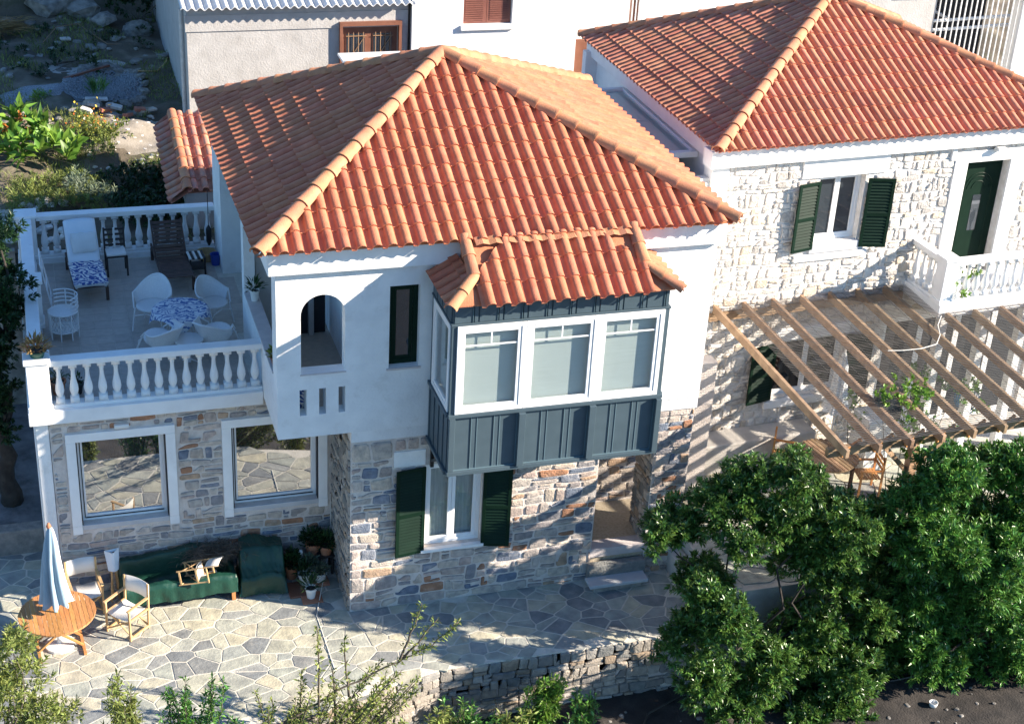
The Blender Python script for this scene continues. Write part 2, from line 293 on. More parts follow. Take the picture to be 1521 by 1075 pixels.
# ---- voronoi stones
def clip(poly, nx, ny, k):
    out = []; n = len(poly)
    for i in range(n):
        p = poly[i]; q = poly[(i + 1) % n]; a = nx * p[0] + ny * p[1] - k; b = nx * q[0] + ny * q[1] - k
        if a <= 0: out.append(p)
        if (a < 0 < b) or (b < 0 < a):
            t = a / (a - b); out.append((p[0] + (q[0] - p[0]) * t, p[1] + (q[1] - p[1]) * t))
    return out
def area(p): return .5 * sum(p[i][0] * p[(i + 1) % len(p)][1] - p[(i + 1) % len(p)][0] * p[i][1] for i in range(len(p)))
def cells(u0, u1, v0, v1, du, dv, gap, seed, jit=.8, drop=.18, holes=(), inside=None, stag=.5):
    rn = random.Random(seed); g = {}
    nu = int(math.ceil((u1 - u0) / du)) + 2; nv = int(math.ceil((v1 - v0) / dv)) + 2
    for j in range(-1, nv):
        for i in range(-1, nu):
            if rn.random() < drop: continue
            g[(i, j)] = ((i + .5 + (stag if j % 2 else 0) + (rn.random() - .5) * jit), (j + .5 + (rn.random() - .5) * jit * .75))
    res = []
    for (i, j), (x, y) in g.items():
        cx, cy = u0 + x * du, v0 + y * dv
        if not (u0 < cx < u1 and v0 < cy < v1): continue
        poly = [(x - 2.2, y - 2.2), (x + 2.2, y - 2.2), (x + 2.2, y + 2.2), (x - 2.2, y + 2.2)]
        for a in range(-3, 4):
            for b in range(-3, 4):
                q = g.get((i + a, j + b))
                if q and (a or b):
                    nx, ny = q[0] - x, q[1] - y; poly = clip(poly, nx, ny, nx * (q[0] + x) / 2 + ny * (q[1] + y) / 2)
        poly = [(u0 + p[0] * du, v0 + p[1] * dv) for p in poly]
        for (nx, ny, k) in ((-1, 0, -u0), (1, 0, u1), (0, -1, -v0), (0, 1, v1)): poly = clip(poly, nx, ny, k)
        ok = True
        for h in holes:
            opts = [(h[0] - cx, (1, 0, h[0])), (cx - h[1], (-1, 0, -h[1])), (h[2] - cy, (0, 1, h[2])), (cy - h[3], (0, -1, -h[3]))]
            d, pl = max(opts)
            if d <= 0: ok = False; break
            if len(poly) > 2: poly = clip(poly, *pl)
        if not ok or len(poly) < 3: continue
        if inside and not inside(cx, cy): continue
        # inset by half the joint
        cp = list(poly); n = len(cp)
        if area(cp) < 0: cp.reverse()
        for e in range(n):
            p, q = cp[e], cp[(e + 1) % n]; ex, ey = q[0] - p[0], q[1] - p[1]; l = math.hypot(ex, ey)
            if l < 1e-6: continue
            nx, ny = ey / l, -ex / l; poly = clip(poly, nx, ny, nx * p[0] + ny * p[1] - gap / 2)
            if len(poly) < 3: break
        if len(poly) < 3: continue
        if area(poly) < 0: poly.reverse()
        # drop near-duplicate corners
        pp = [poly[k] for k in range(len(poly)) if math.hypot(poly[k][0] - poly[k - 1][0], poly[k][1] - poly[k - 1][1]) > .012]
        if len(pp) < 3 or area(pp) < .25 * du * dv * .25: continue
        res.append(pp)
    return res
def soften(p, k=.28):
    out = []
    for i in range(len(p)):
        a, b = p[i], p[(i + 1) % len(p)]; out += [(a[0] + (b[0] - a[0]) * k, a[1] + (b[1] - a[1]) * k), (a[0] + (b[0] - a[0]) * (1 - k), a[1] + (b[1] - a[1]) * (1 - k))]
    return out
def stone_geo(mb, fr, p, rn, depth, soft=True, base=-.03, tilt=.012, inset=.84):
    if soft: p = soften(p, soft if soft is not True else .28)
    n = len(p); cx = sum(a[0] for a in p) / n; cy = sum(a[1] for a in p) / n
    d = depth * (.55 + .8 * rn.random()); tx, ty = (rn.random() - .5) * tilt * 8, (rn.random() - .5) * tilt * 8
    vs = [fr(a[0], a[1], base) for a in p]; vs += [fr(a[0], a[1], d * .45) for a in p]
    for a in p:
        k = inset + rn.random() * .07; x, y = cx + (a[0] - cx) * k, cy + (a[1] - cy) * k
        vs.append(fr(x, y, d + (x - cx) * tx + (y - cy) * ty + (rn.random() - .5) * tilt * .5))
    vs.append(fr(cx, cy, d + tilt * .4))
    fs = [(i, (i + 1) % n, n + (i + 1) % n, n + i) for i in range(n)] + [(n + i, n + (i + 1) % n, 2 * n + (i + 1) % n, 2 * n + i) for i in range(n)] + [(2 * n + i, 2 * n + (i + 1) % n, 3 * n) for i in range(n)]
    mb.add(vs, fs)
def courses(u0, u1, v0, v1, h, w, gap, seed, holes=(), split=.28, wav=.014):
    """irregular coursed rubble: wavy beds, uneven widths, some stones split in two"""
    rn = random.Random(seed); rows = [v0]
    while rows[-1] < v1 - h * .5: rows.append(min(v1, rows[-1] + h * rn.uniform(.55, 1.5)))
    rows[-1] = v1; ph = [rn.uniform(0, 6) for _ in rows]
    bed = lambda j, u: rows[j] + (0 if j in (0, len(rows) - 1) else wav * math.sin(u * 3.1 + ph[j]) + wav * .7 * math.sin(u * 7.3 + ph[j] * 2))
    out = []
    for j in range(len(rows) - 1):
        u = u0 - rn.random() * w * .5; hh = rows[j + 1] - rows[j]; lean0 = 0
        while u < u1:
            ww = w * rn.uniform(.45, 1.75) * (1.15 if hh < h else .9); lean1 = rn.uniform(-.16, .16) * hh; a, b = u, u + ww
            P = lambda x, t: (x, bed(j, x) * (1 - t) + bed(j + 1, x) * t)
            parts = [(a, b, 0, 1, lean0, lean1)]
            r = rn.random()
            if r < split and hh > .12: t = rn.uniform(.35, .65); parts = [(a, b, 0, t, lean0, lean1), (a, b, t, 1, lean0, lean1)]
            for (p, q, t0, t1, l0, l1) in parts:
                sl0 = l0; sl1 = l1; jt = lambda k: rn.uniform(-k, k)
                m = (p + q) / 2; pts = [P(p + sl0 * (t0 - .5), t0), P(m + jt(.03), t0), P(q + sl1 * (t0 - .5), t0), P(q + sl1 * 0 + jt(.012), (t0 + t1) / 2), P(q + sl1 * (t1 - .5), t1), P(m + jt(.03), t1), P(p + sl0 * (t1 - .5), t1), P(p + jt(.012), (t0 + t1) / 2)]
                cx, cy = m, sum(z[1] for z in pts) / 8; g = gap * rn.uniform(.6, 1.3)
                if rn.random() < .3: pts[rn.choice((0, 2, 4, 6))] = (lambda z: (z[0] + (cx - z[0]) * .28, z[1] + (cy - z[1]) * .28))(pts[rn.choice((0, 2, 4, 6))]) if False else pts[0]
                kx = max(.3, 1 - g / (q - p)); ky = max(.3, 1 - g / ((t1 - t0) * hh)); pts = [(cx + (z[0] - cx) * kx + jt(.006), cy + (z[1] - cy) * ky + jt(.005)) for z in pts]
                for (nx, ny, k) in ((-1, 0, -u0 - gap * .3), (1, 0, u1 - gap * .3), (0, -1, -v0), (0, 1, v1)):
                    if len(pts) > 2: pts = clip(pts, nx, ny, k)
                ok = len(pts) > 2
                for H_ in holes:
                    if not ok: break
                    opts = [(H_[0] - cx, (1, 0, H_[0] - gap * .4)), (cx - H_[1], (-1, 0, -H_[1] - gap * .4)), (H_[2] - cy, (0, 1, H_[2] - gap * .4)), (cy - H_[3], (0, -1, -H_[3] - gap * .4))]; d, pl = max(opts)
                    if d <= 0: ok = False; break
                    pts = clip(pts, *pl)
                    if len(pts) < 3: ok = False
                if ok:
                    pts = [pts[k] for k in range(len(pts)) if math.hypot(pts[k][0] - pts[k - 1][0], pts[k][1] - pts[k - 1][1]) > .006]
                    if len(pts) > 2 and abs(area(pts)) > .0016: out.append(pts if area(pts) > 0 else pts[::-1])
            u = b; lean0 = lean1
    return out
STONES = {}
def stones(polys, fr, parent, m, depth, seed, key, name='stone', limit=300, soft=True, tilt=.012, inset=.84, base=-.03):
    """collects stones of one owner; flush_stones() makes the largest its own objects"""
    STONES.setdefault(key, []).extend((abs(area(p)), p, fr, parent, m, depth, seed, name, soft, tilt, inset, base) for p in polys)
def flush_stones(key, limit=298, rank=None):
    L = sorted(STONES.pop(key), key=lambda t: -t[0]); rn = random.Random(5); rest = {}
    for k, (a, p, fr, parent, m, depth, seed, name, soft, tilt, inset, base) in enumerate(L):
        if k < limit:
            mb = MB(); stone_geo(mb, fr, p, rn, depth, soft, base, tilt, inset); me = mb.mesh(name); link(name, me, m, parent)
        else:
            mb = rest.setdefault((parent.name, m, name), (MB(), parent))[0]; stone_geo(mb, fr, p, rn, depth, soft, base, tilt, inset)
    for (pn, m, name), (mb, parent) in rest.items():
        o = mb.build(name + '_infill', m, parent, fix=False); stuff(o)
# ---- roof tiles
def tile_mesh(sp, L_, name='roof_tile', rise=.30):
    prof = [(-.5, .0), (-.36, -.012), (-.18, -.005), (-.14, .11)] + [(.17 + .31 * -math.cos(math.pi * t / 6), .11 + .25 * math.sin(math.pi * t / 6)) for t in range(1, 6)] + [(.48, .11), (.5, .02)]
    mb = MB(); n = len(prof); vs = []
    for y, k, zz in ((0, 1.06, .022), (.035, 1.05, .017), (.07, 1.0, .010), (L_ * .96 + .03, .95, .0)):
        for (x, z) in prof: vs.append((x * sp * (1 if k >= 1 else .985), y, z * sp * (rise / .30) * k + zz))
    fs = [(j * n + i, j * n + i + 1, (j + 1) * n + i + 1, (j + 1) * n + i) for j in range(3) for i in range(n - 1)]
    o = len(vs); vs += [(v[0], v[1], v[2]) for v in vs[:n]] + [(v[0], v[1] + .002, v[2] - .022) for v in vs[:n]]
    fs += [(o + n + i, o + n + i + 1, o + i + 1, o + i) for i in range(n - 1)]
    mb.add(vs, fs); me = mb.mesh(name, True); return me
class Roof:
    def __init__(s, parent, m, sp, ln, limit=298): s.p = parent; s.m = m; s.sp = sp; s.ln = ln; s.n = 0; s.limit = limit; s.rest = MB(); s.me = tile_mesh(sp, ln); s.me.materials.append(M[m])
    def slope(s, a, b, poly, single=True, seed=0, lift=.0):
        """a, b: eave ends seen from outside (left, right); poly: slope outline in 3d, convex; tiles fill it"""
        a = Vector(a); b = Vector(b); u = (b - a).normalized(); c = sum((Vector(p) for p in poly), Vector()) / len(poly); v = c - a; v = (v - u * v.dot(u)).normalized()
        fr = frame(a, u, v); inv = fr.M.inverted(); P = [inv @ Vector(p) for p in poly]; P = [(p.x, p.y) for p in P]
        if area(P) < 0: P.reverse()
        us = [p[0] for p in P]; vs = [p[1] for p in P]; sp, ln = s.sp, s.ln; rn = random.Random(seed)
        n0 = int(math.floor(min(us) / sp)); n1 = int(math.ceil(max(us) / sp)); planes = []
        for i in range(len(P)):
            p, q = P[i], P[(i + 1) % len(P)]; l = math.hypot(q[0] - p[0], q[1] - p[1]); nx, ny = (q[1] - p[1]) / l, -(q[0] - p[0]) / l
            if abs(ny) > .98 and p[1] < .05: continue      # the eave is left ragged
            planes.append((nx, ny, nx * p[0] + ny * p[1]))
        for j in range(-1, int(max(vs) / ln) + 1):
            for i in range(n0, n1 + 1):
                x = (i + .5) * sp; y = j * ln + ln * .0
                if j < 0: continue
                cor = [(x - sp / 2, y), (x + sp / 2, y), (x + sp / 2, y + ln), (x - sp / 2, y + ln)]
                ins = [all(nx * c_[0] + ny * c_[1] <= k + .01 for nx, ny, k in planes) for c_ in cor]
                T = fr.M @ Matrix.Translation((x + (rn.random() - .5) * .008, y - .02 + (rn.random() - .5) * .012, lift + (rn.random() - .5) * .006)) @ Matrix.Rotation((rn.random() - .5) * .016, 4, 'Z')
                if all(ins): me = s.me
                elif any(ins) or all(nx * x + ny * (y + ln / 2) <= k + .05 for nx, ny, k in planes):
                    bm = bmesh.new(); bm.from_mesh(s.me)
                    for nx, ny, k in planes:
                        bmesh.ops.bisect_plane(bm, geom=bm.verts[:] + bm.edges[:] + bm.faces[:], plane_co=(nx * (k - nx * x - ny * y), ny * (k - nx * x - ny * y), 0), plane_no=(nx, ny, 0), clear_outer=True)
                    if len(bm.faces) == 0: bm.free(); continue
                    me = bpy.data.meshes.new('roof_tile'); bm.to_mesh(me); bm.free(); me.materials.append(M[s.m])
                else: continue
                if single and s.n < s.limit: link('roof_tile', me, None, s.p, T); s.n += 1
                else:
                    s.rest.add([T @ v.co for v in me.vertices], [tuple(f.vertices) for f in me.polygons])
    def done(s):
        if s.rest.f: stuff(s.rest.build('roof_tile_field', s.m, s.p, smooth=True, fix=False))
def cap_mesh(r, ln, name='ridge_tile'):
    mb = MB(); vs = []; n = 9
    for y, k in ((0, 1.04), (.045, 1.03), (.06, .96), (ln + .04, .84)):
        for i in range(n):
            t = math.pi * (i / (n - 1)) * 1.0; vs.append((-r * k * math.cos(t), y, r * k * math.sin(t) * .95 - (0 if y else 0)))
    fs = [(j * n + i, j * n + i + 1, (j + 1) * n + i + 1, (j + 1) * n + i) for j in range(3) for i in range(n - 1)]
    o = len(vs); vs += vs[:n] + [(v[0] * .84, 0.003, v[2] * .84) for v in vs[:n]]; fs += [(o + n + i, o + n + i + 1, o + i + 1, o + i) for i in range(n - 1)]
    mb.add(vs, fs); me = mb.mesh(name, True); me.materials.append(M['tile_cap']); return me
def caps(parent, p0, p1, me, ln, up=(0, 0, 1), lift=.02):
    p0 = Vector(p0); p1 = Vector(p1); d = (p1 - p0); n = max(1, int(round(d.length / ln))); st = d.length / n; d.normalize(); x = d.cross(Vector(up)).normalized(); z = x.cross(d)
    for i in range(n):
        o = p0 + d * st * i + z * lift; T = Matrix(((x.x, d.x, z.x, o.x), (x.y, d.y, z.y, o.y), (x.z, d.z, z.z, o.z), (0, 0, 0, 1)))
        link('ridge_tile', me, None, parent, T @ Matrix.Rotation(random.uniform(-.02, .02), 4, 'Z') @ Matrix.Diagonal((1, st / ln, 1, 1)))
# ---- foliage
def leaf_mesh(name, P, D, ln, wd, m, parent, curl=.25, seed=0, lab=None):
    """P: leaf bases, D: directions"""
    rg = np.random.RandomState(seed + 11); P = np.asarray(P, float); D = np.asarray(D, float); n = len(P)
    D = D / (np.linalg.norm(D, axis=1, keepdims=True) + 1e-9); ln = ln * (.65 + .7 * rg.rand(n, 1)); wd = wd * (.7 + .6 * rg.rand(n, 1))
    up = np.array([[0, 0, 1.0]]) + rg.randn(n, 3) * .45; S = np.cross(D, up); S /= (np.linalg.norm(S, axis=1, keepdims=True) + 1e-9); Nn = np.cross(S, D)
    mid = P + D * ln * .5 + Nn * ln * curl * .25; tip = P + D * ln - Nn * ln * curl * .35
    v = np.empty((n, 5, 3)); v[:, 0] = P; v[:, 1] = mid - S * wd * .5 + Nn * wd * .15; v[:, 2] = tip; v[:, 3] = mid + S * wd * .5 + Nn * wd * .15; v[:, 4] = mid - Nn * wd * .05
    me = bpy.data.meshes.new(name); me.vertices.add(n * 5); me.vertices.foreach_set('co', v.reshape(-1))
    b = (np.arange(n) * 5)[:, None]; f = np.concatenate([b + [0, 4, 1], b + [1, 4, 2], b + [4, 3, 2], b + [0, 3, 4]], 1).reshape(-1)
    nf = n * 4; me.loops.add(nf * 3); me.loops.foreach_set('vertex_index', f.astype(np.int32)); me.polygons.add(nf); me.polygons.foreach_set('loop_start', np.arange(nf, dtype=np.int32) * 3); me.polygons.foreach_set('loop_total', np.full(nf, 3, np.int32))
    me.update(calc_edges=True); me.validate(); return link(name, me, m, parent)
def crown_pts(lobes, per, leaves, rg, shoot=.22, updir=.5, spread=1.0, shell=.55):
    P = []; D = []
    for (cx, cy, cz, rx, ry, rz) in lobes:
        k = max(3, int(per * (rx * ry * rz) ** (2 / 3) * 10)); d = rg.randn(k, 3); d /= np.linalg.norm(d, axis=1, keepdims=True)
        d[:, 2] = np.where((d[:, 2] < -.3) & (rg.rand(k) < .5), -d[:, 2], d[:, 2]); rad = shell + (1 - shell) * rg.rand(k, 1) ** .6
        rad *= 1 + .18 * np.sin(d[:, :1] * 5 + cx * 3) * np.cos(d[:, 1:2] * 6 + cz)
        C = np.array([[cx, cy, cz]]) + d * rad * np.array([[rx, ry, rz]]); ax = d * .7 + np.array([[0, 0, updir]]) + rg.randn(k, 3) * .3; ax /= np.linalg.norm(ax, axis=1, keepdims=True)
        t = rg.rand(k, leaves, 1); base = C[:, None] + ax[:, None] * shoot * t; q = rg.randn(k, leaves, 3); q -= (q * ax[:, None]).sum(2, keepdims=True) * ax[:, None]; q /= np.linalg.norm(q, axis=2, keepdims=True) + 1e-9
        dd = ax[:, None] * (.35 + .9 * t) + q * spread; P.append(base.reshape(-1, 3)); D.append(dd.reshape(-1, 3))
    return np.concatenate(P), np.concatenate(D)
def limb(mb, p0, p1, r0, r1, seed, n=6, wob=.12, seg=7):
    rn = random.Random(seed); p0 = Vector(p0); p1 = Vector(p1); L_ = (p1 - p0).length; pts = []
    for i in range(seg):
        t = i / (seg - 1); w = math.sin(t * math.pi) * wob * L_; pts.append(p0.lerp(p1, t) + Vector((rn.uniform(-1, 1), rn.uniform(-1, 1), rn.uniform(-.4, .4))) * w * .5)
    mb.tube(pts, r0, n, r1)
def tree(name, label, cat, base, lobes, leafm, per=9, leaves=26, ln=.11, wd=.04, bark='bark', tr=.11, seed=1, shoot=.22, updir=.5, group=None, spread=1.0, shell=.55, trunks=1, crown='crown', nb=12):
    t = thing(name, label, cat, base, 0, group); rg = np.random.RandomState(seed); b = Vector(base)
    L2 = [(l[0] - b.x, l[1] - b.y, l[2] - b.z, *l[3:]) for l in lobes]
    cz = sum(l[2] for l in L2) / len(L2); cx = sum(l[0] for l in L2) / len(L2); cy = sum(l[1] for l in L2) / len(L2); mb = MB(); top = Vector((cx * .35, cy * .35, cz * .42))
    for k in range(trunks):
        off = Vector((math.cos(k * 2.4), math.sin(k * 2.4), 0)) * tr * 1.2 * (trunks > 1); limb(mb, off + Vector((0, 0, -.05)), top + off * 2.5, tr, tr * .6, seed + k, 8)
    mb.build('trunk', bark, t, smooth=True)
    bb = MB()
    for k, l in list(enumerate(L2))[::max(1, len(L2) // nb)]: limb(bb, top + Vector((0, 0, -.05)), Vector(l[:3]) + Vector((0, 0, l[5] * .3)), tr * .42, tr * .08, seed + 9 + k, 5, .2)
    bb.build('branch', bark, t, smooth=True)
    P, D = crown_pts(L2, per, leaves, rg, shoot, updir, spread, shell); leaf_mesh(crown, P, D, ln, wd, leafm, t, seed=seed); return t

# ================================================================== the ground and the setting
def gz(x, y):      # garden terrain behind the houses
    t = min(1, max(0, (y - 8.5) / 6)); z = 4.0 + .55 * t + .05 * max(0, y - 14.5) + 2.2 * min(1, max(0, (y - 23.0) / 4)) ** 1.5
    return z + .10 * math.sin(x * 1.7 + y * .9) * t + .06 * math.sin(x * 3.9 - y * 2.3)
def sheet(name, f, x0, x1, y0, y1, nx, ny, m, kind='structure', parent=None, noise=0.0, seed=0):
    rn = random.Random(seed); mb = MB(); vs = [(x0 + (x1 - x0) * i / nx, y0 + (y1 - y0) * j / ny) for j in range(ny + 1) for i in range(nx + 1)]
    mb.add([(x, y, f(x, y) + rn.uniform(-noise, noise)) for x, y in vs], [(j * (nx + 1) + i, j * (nx + 1) + i + 1, (j + 1) * (nx + 1) + i + 1, (j + 1) * (nx + 1) + i) for j in range(ny) for i in range(nx)])
    o = mb.build(name, m, parent, smooth=True, fix=False)
    if kind: o['kind'] = kind
    return o
sheet('ground', lambda x, y: -1.32, -400, 400, -400, 400, 8, 8, 'soil')
sheet('soil_bed', lambda x, y: -1.2 + .05 * math.sin(x * 2.1) * math.sin(y * 1.7) - .02 * max(0, -y - 4), -14, 22, -22, -1.9, 150, 90, 'soil', noise=.03, seed=3)
sheet('garden_ground', gz, -16, 34, 8.44, 44, 150, 120, 'earth', noise=.045, seed=4)
gb = MB(); gb.box(-16, -5.4, 8.3, 8.5, -1, 4.1); tag(gb.build('garden_retaining_bank', 'rock'), kind='structure')
sheet('side_yard', lambda x, y: .5 + (0.0 if y > 3.4 else -.02), -16, -5.22, 3.5, 8.3, 30, 20, 'yard_stone', noise=.006)
tag(MB().box(-16, -5.3, 3.2, 3.5, -.2, .53).build('yard_kerb', 'stone_dry', bevel=.03), kind='structure')
def edge_y(x): return -2.02 if x > 1.2 else -2.02 - .75 * min(1, (1.2 - x) / 3.0)
fG = frame((0, 0, 0), (1, 0, 0), (0, 1, 0))
patio = tag(MB().prism([(-16, edge_y(-16)), (-2, edge_y(-2)), (-.4, edge_y(-.4)), (1.2, edge_y(1.2)), (6.31, -2.02), (6.31, 3.22), (-16, 3.22)], fG, -.6, -.004).build('patio', 'grout'), kind='structure')
fl = cells(-6.6, 6.25, -2.85, 3.2, .37, .29, .034, 21, jit=1.35, drop=.16, holes=((0, 4.7, 0, 9), (-5.2, 9, 1.66, 9), (4.6, 9, -.05, 9)), inside=lambda x, y: y > edge_y(x) + .06)
stones(fl, fG, patio, 'flag', .004, 3, 'patio', 'flagstone', soft=False, tilt=.0012, inset=.965, base=-.03); flush_stones('patio', 290)
# low retaining wall in front of the patio
rw = thing('retaining_wall', 'low dry-laid stone retaining wall below the shaded edge of the patio', 'wall')
seg = [(-7.0, edge_y(-7)), (-2.0, edge_y(-2)), (-.4, edge_y(-.4)), (1.2, -2.02), (12.6, -2.02)]
cut = MB()
for (a, b) in zip(seg, seg[1:]):
    cut.add([(a[0], a[1], -1.3), (b[0], b[1], -1.3), (b[0], b[1] + .3, -1.3), (a[0], a[1] + .3, -1.3), (a[0], a[1], -.03), (b[0], b[1], -.03), (b[0], b[1] + .3, -.03), (a[0], a[1] + .3, -.03)], [(0, 1, 5, 4), (4, 5, 6, 7), (1, 2, 6, 5), (3, 0, 4, 7)])
    L_ = math.hypot(b[0] - a[0], b[1] - a[1]); fr = frame((a[0], a[1], 0), (b[0] - a[0], b[1] - a[1], 0), (0, 0, 1))
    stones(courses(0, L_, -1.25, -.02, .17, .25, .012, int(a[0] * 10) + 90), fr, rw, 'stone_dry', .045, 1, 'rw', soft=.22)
    stones([[(x, 0.02), (min(L_, x + .55 - .02), 0.02), (min(L_, x + .55 - .02), .24), (x, .24)] for x in np.arange(0, L_ - .1, .55)], frame((a[0], a[1], -.02), (b[0] - a[0], b[1] - a[1], 0), (-(b[1] - a[1]), b[0] - a[0], 0)), rw, 'flag', .012, 1, 'rw', 'coping_stone', soft=False, tilt=.001, inset=.97)
cut.build('core', 'mortar', rw); flush_stones('rw', 295)
# upper pavement beside the right-hand house
pav = tag(MB().box(6.62, 22, -1.96, 12, -.6, .72).build('pavement', 'concrete'), kind='structure'); tag(MB().box(6.32, 6.6, -1.96, 1.55, -.6, .45).build('pavement_step', 'concrete', bevel=.02), kind='structure')
stones(cells(6.64, 14.2, -1.9, 2.4, .62, .5, .03, 33, jit=.9, drop=.1), frame((0, 0, .735), (1, 0, 0), (0, 1, 0)), pav, 'flag', .008, 3, 'pav', 'paving_stone', soft=False, tilt=.001, inset=.97, base=-.02); flush_stones('pav', 200)

# ================================================================== the main house
H = thing('stone_house', 'two-storey house of stone and white plaster with a hipped tile roof and dark blue-grey bay', 'house')
fF = frame((0, 0, 0), (1, 0, 0), (0, 0, 1))            # ground-floor front, y = 0
fT = frame((0, 1.65, 0), (1, 0, 0), (0, 0, 1))         # wall under the terrace
fP = frame((0, 1.65, 0), (0, -1, 0), (0, 0, 1))        # left face of the projecting front
fU = frame((0, -.05, 0), (1, 0, 0), (0, 0, 1))         # upper front
fL = frame((-1.28, 3.98, 0), (0, -1, 0), (0, 0, 1))    # left side of the arched loggia
sw = MB()
wall(sw, fF, .0, 4.7, -.3, 3.64, [(1.36, 2.45, 1.22, 3.0)], -.0, -.35)
wall(sw, fT, -5.02, -.0, -.3, 3.71, [(-4.60, -3.04, 1.50, 3.25), (-1.87, -.27, 1.50, 3.23)], 0, -.3)
sw.box(.001, .35, .351, 1.65, -.3, 3.64)
sw.box(5.80, 6.52, .0, .8, .0, 3.62); sw.box(4.7, 7.7, 1.62, 1.95, 0, 3.6)
WS = sw.build('stone_wall', 'mortar', H)
hF = [(1.30, 2.52, 1.10, 3.05), (.74, 1.36, 2.95, 3.6)]
stones(courses(.01, 4.69, .0, 3.6, .20, .31, .036, 11, wav=.022,  holes=[(1.33, 2.5, 1.12, 3.03), (.76, 1.38, 3.0, 3.36)]), fF, WS, 'stone', .024, 1, 'A', soft=.22)
stones(courses(-5.0, -.02, .0, 3.70, .18, .27, .032, 12, wav=.02,  holes=[(-4.80, -2.84, 1.32, 3.44), (-2.04, -.06, 1.33, 3.42)]), fT, WS, 'stone', .022, 1, 'A', soft=.22)
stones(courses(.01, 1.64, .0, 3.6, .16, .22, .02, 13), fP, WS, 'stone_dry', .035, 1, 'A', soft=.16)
stones(courses(5.81, 6.51, .0, 3.6, .17, .27, .028, 14), fF, WS, 'stone', .026, 1, 'A', soft=.14)
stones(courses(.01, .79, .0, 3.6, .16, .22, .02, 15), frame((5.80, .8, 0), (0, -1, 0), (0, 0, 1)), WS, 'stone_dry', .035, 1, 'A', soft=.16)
stones(courses(5.06, 7.2, .7, 3.2, .2, .3, .03, 16), frame((0, 1.62, 0), (1, 0, 0), (0, 0, 1)), WS, 'stone', .026, 1, 'A', soft=.14)
flush_stones('A', 298)
pw = MB()
wall(pw, fU, -1.28, 6.55, 3.86, 6.99, [(-.87, -.12, 5.09, 6.545), (.64, 1.165, 5.06, 6.60), (-.90, -.78, 4.29, 4.79), (-.565, -.445, 4.29, 4.79), (-.23, -.11, 4.29, 4.79), (1.5, 5.1, 3.9, 6.7)], 0, -.26, [(-.495, 6.17, .375)])
wall(pw, fL, .0, 3.77, 3.86, 6.99, [(.30, 3.60, 4.95, 6.93)], 0, -.20)
pw.build('plaster_wall', 'plaster', H)
B(.0, 6.55, .21, 1.6, 3.62, 3.86, 'floor_slab', 'plaster', H); B(.0, 4.7, -.035, .2, 3.64, 3.858, 'plaster_band', 'plaster', H); B(5.2, 6.55, -.035, .2, 3.62, 3.858, 'plaster_band', 'plaster', H)
B(.36, .50, .215, 3.97, 3.90, 6.99, 'partition_wall', 'plaster', H); B(.36, 6.29, 3.98, 4.15, 3.9, 6.99, 'rear_wall', 'plaster', H); B(.36, .5, 4.16, 7.3, 3.9, 6.99, 'side_wall', 'plaster', H); B(6.30, 6.548, .215, 7.4, 3.87, 6.99, 'side_wall', 'plaster', H); B(6.30, 6.548, 1.96, 7.4, .0, 3.86, 'side_wall', 'plaster', H)
B(-1.279, .35, 6.96, 8.16, 3.0, 7.2, 'rear_wing', 'plaster', H); B(.5, 6.29, 7.3, 7.5, 0, 6.99, 'rear_wall', 'plaster', H); B(-5.24, -5.03, 1.62, 1.9, -.2, 3.71, 'corner_strip', 'plaster', H); B(4.72, 5.02, 1.56, 1.62, .6, 3.3, 'porch_jamb', 'plaster', H)
co = MB(); co.box(-1.42, 6.64, -.18, .15, 6.99, 7.42); co.box(-1.42, -1.1, .15, 7.9, 6.99, 7.42); co.box(6.4, 6.64, .15, 7.5, 6.99, 7.42); co.box(-1.1, 6.4, 7.3, 7.5, 6.99, 7.42)
co.build('cornice', 'plaster_white', H, bevel=.015)
ce = MB().box(-1.0, 6.3, .2, 7.3, 7.0, 7.08).build('ceiling', 'plaster', H)
MB().box(-1.08, .36, .212, 3.97, 3.865, 3.90).build('loggia_floor', 'floor_tile', H)
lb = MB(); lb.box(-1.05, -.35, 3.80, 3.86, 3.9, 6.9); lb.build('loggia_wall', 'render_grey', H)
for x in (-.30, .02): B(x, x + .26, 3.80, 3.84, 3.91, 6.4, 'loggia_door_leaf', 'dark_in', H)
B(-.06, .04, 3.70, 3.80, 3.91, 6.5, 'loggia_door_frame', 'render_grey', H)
# the parapet top of the loggia and its sill
B(-1.30, -1.05, .33, 3.6, 4.951, 4.985, 'parapet_coping', 'slab_pink', H, .006); B(-.89, -.10, -.07, .20, 5.065, 5.089, 'arch_sill', 'slab_pink', H, .005)

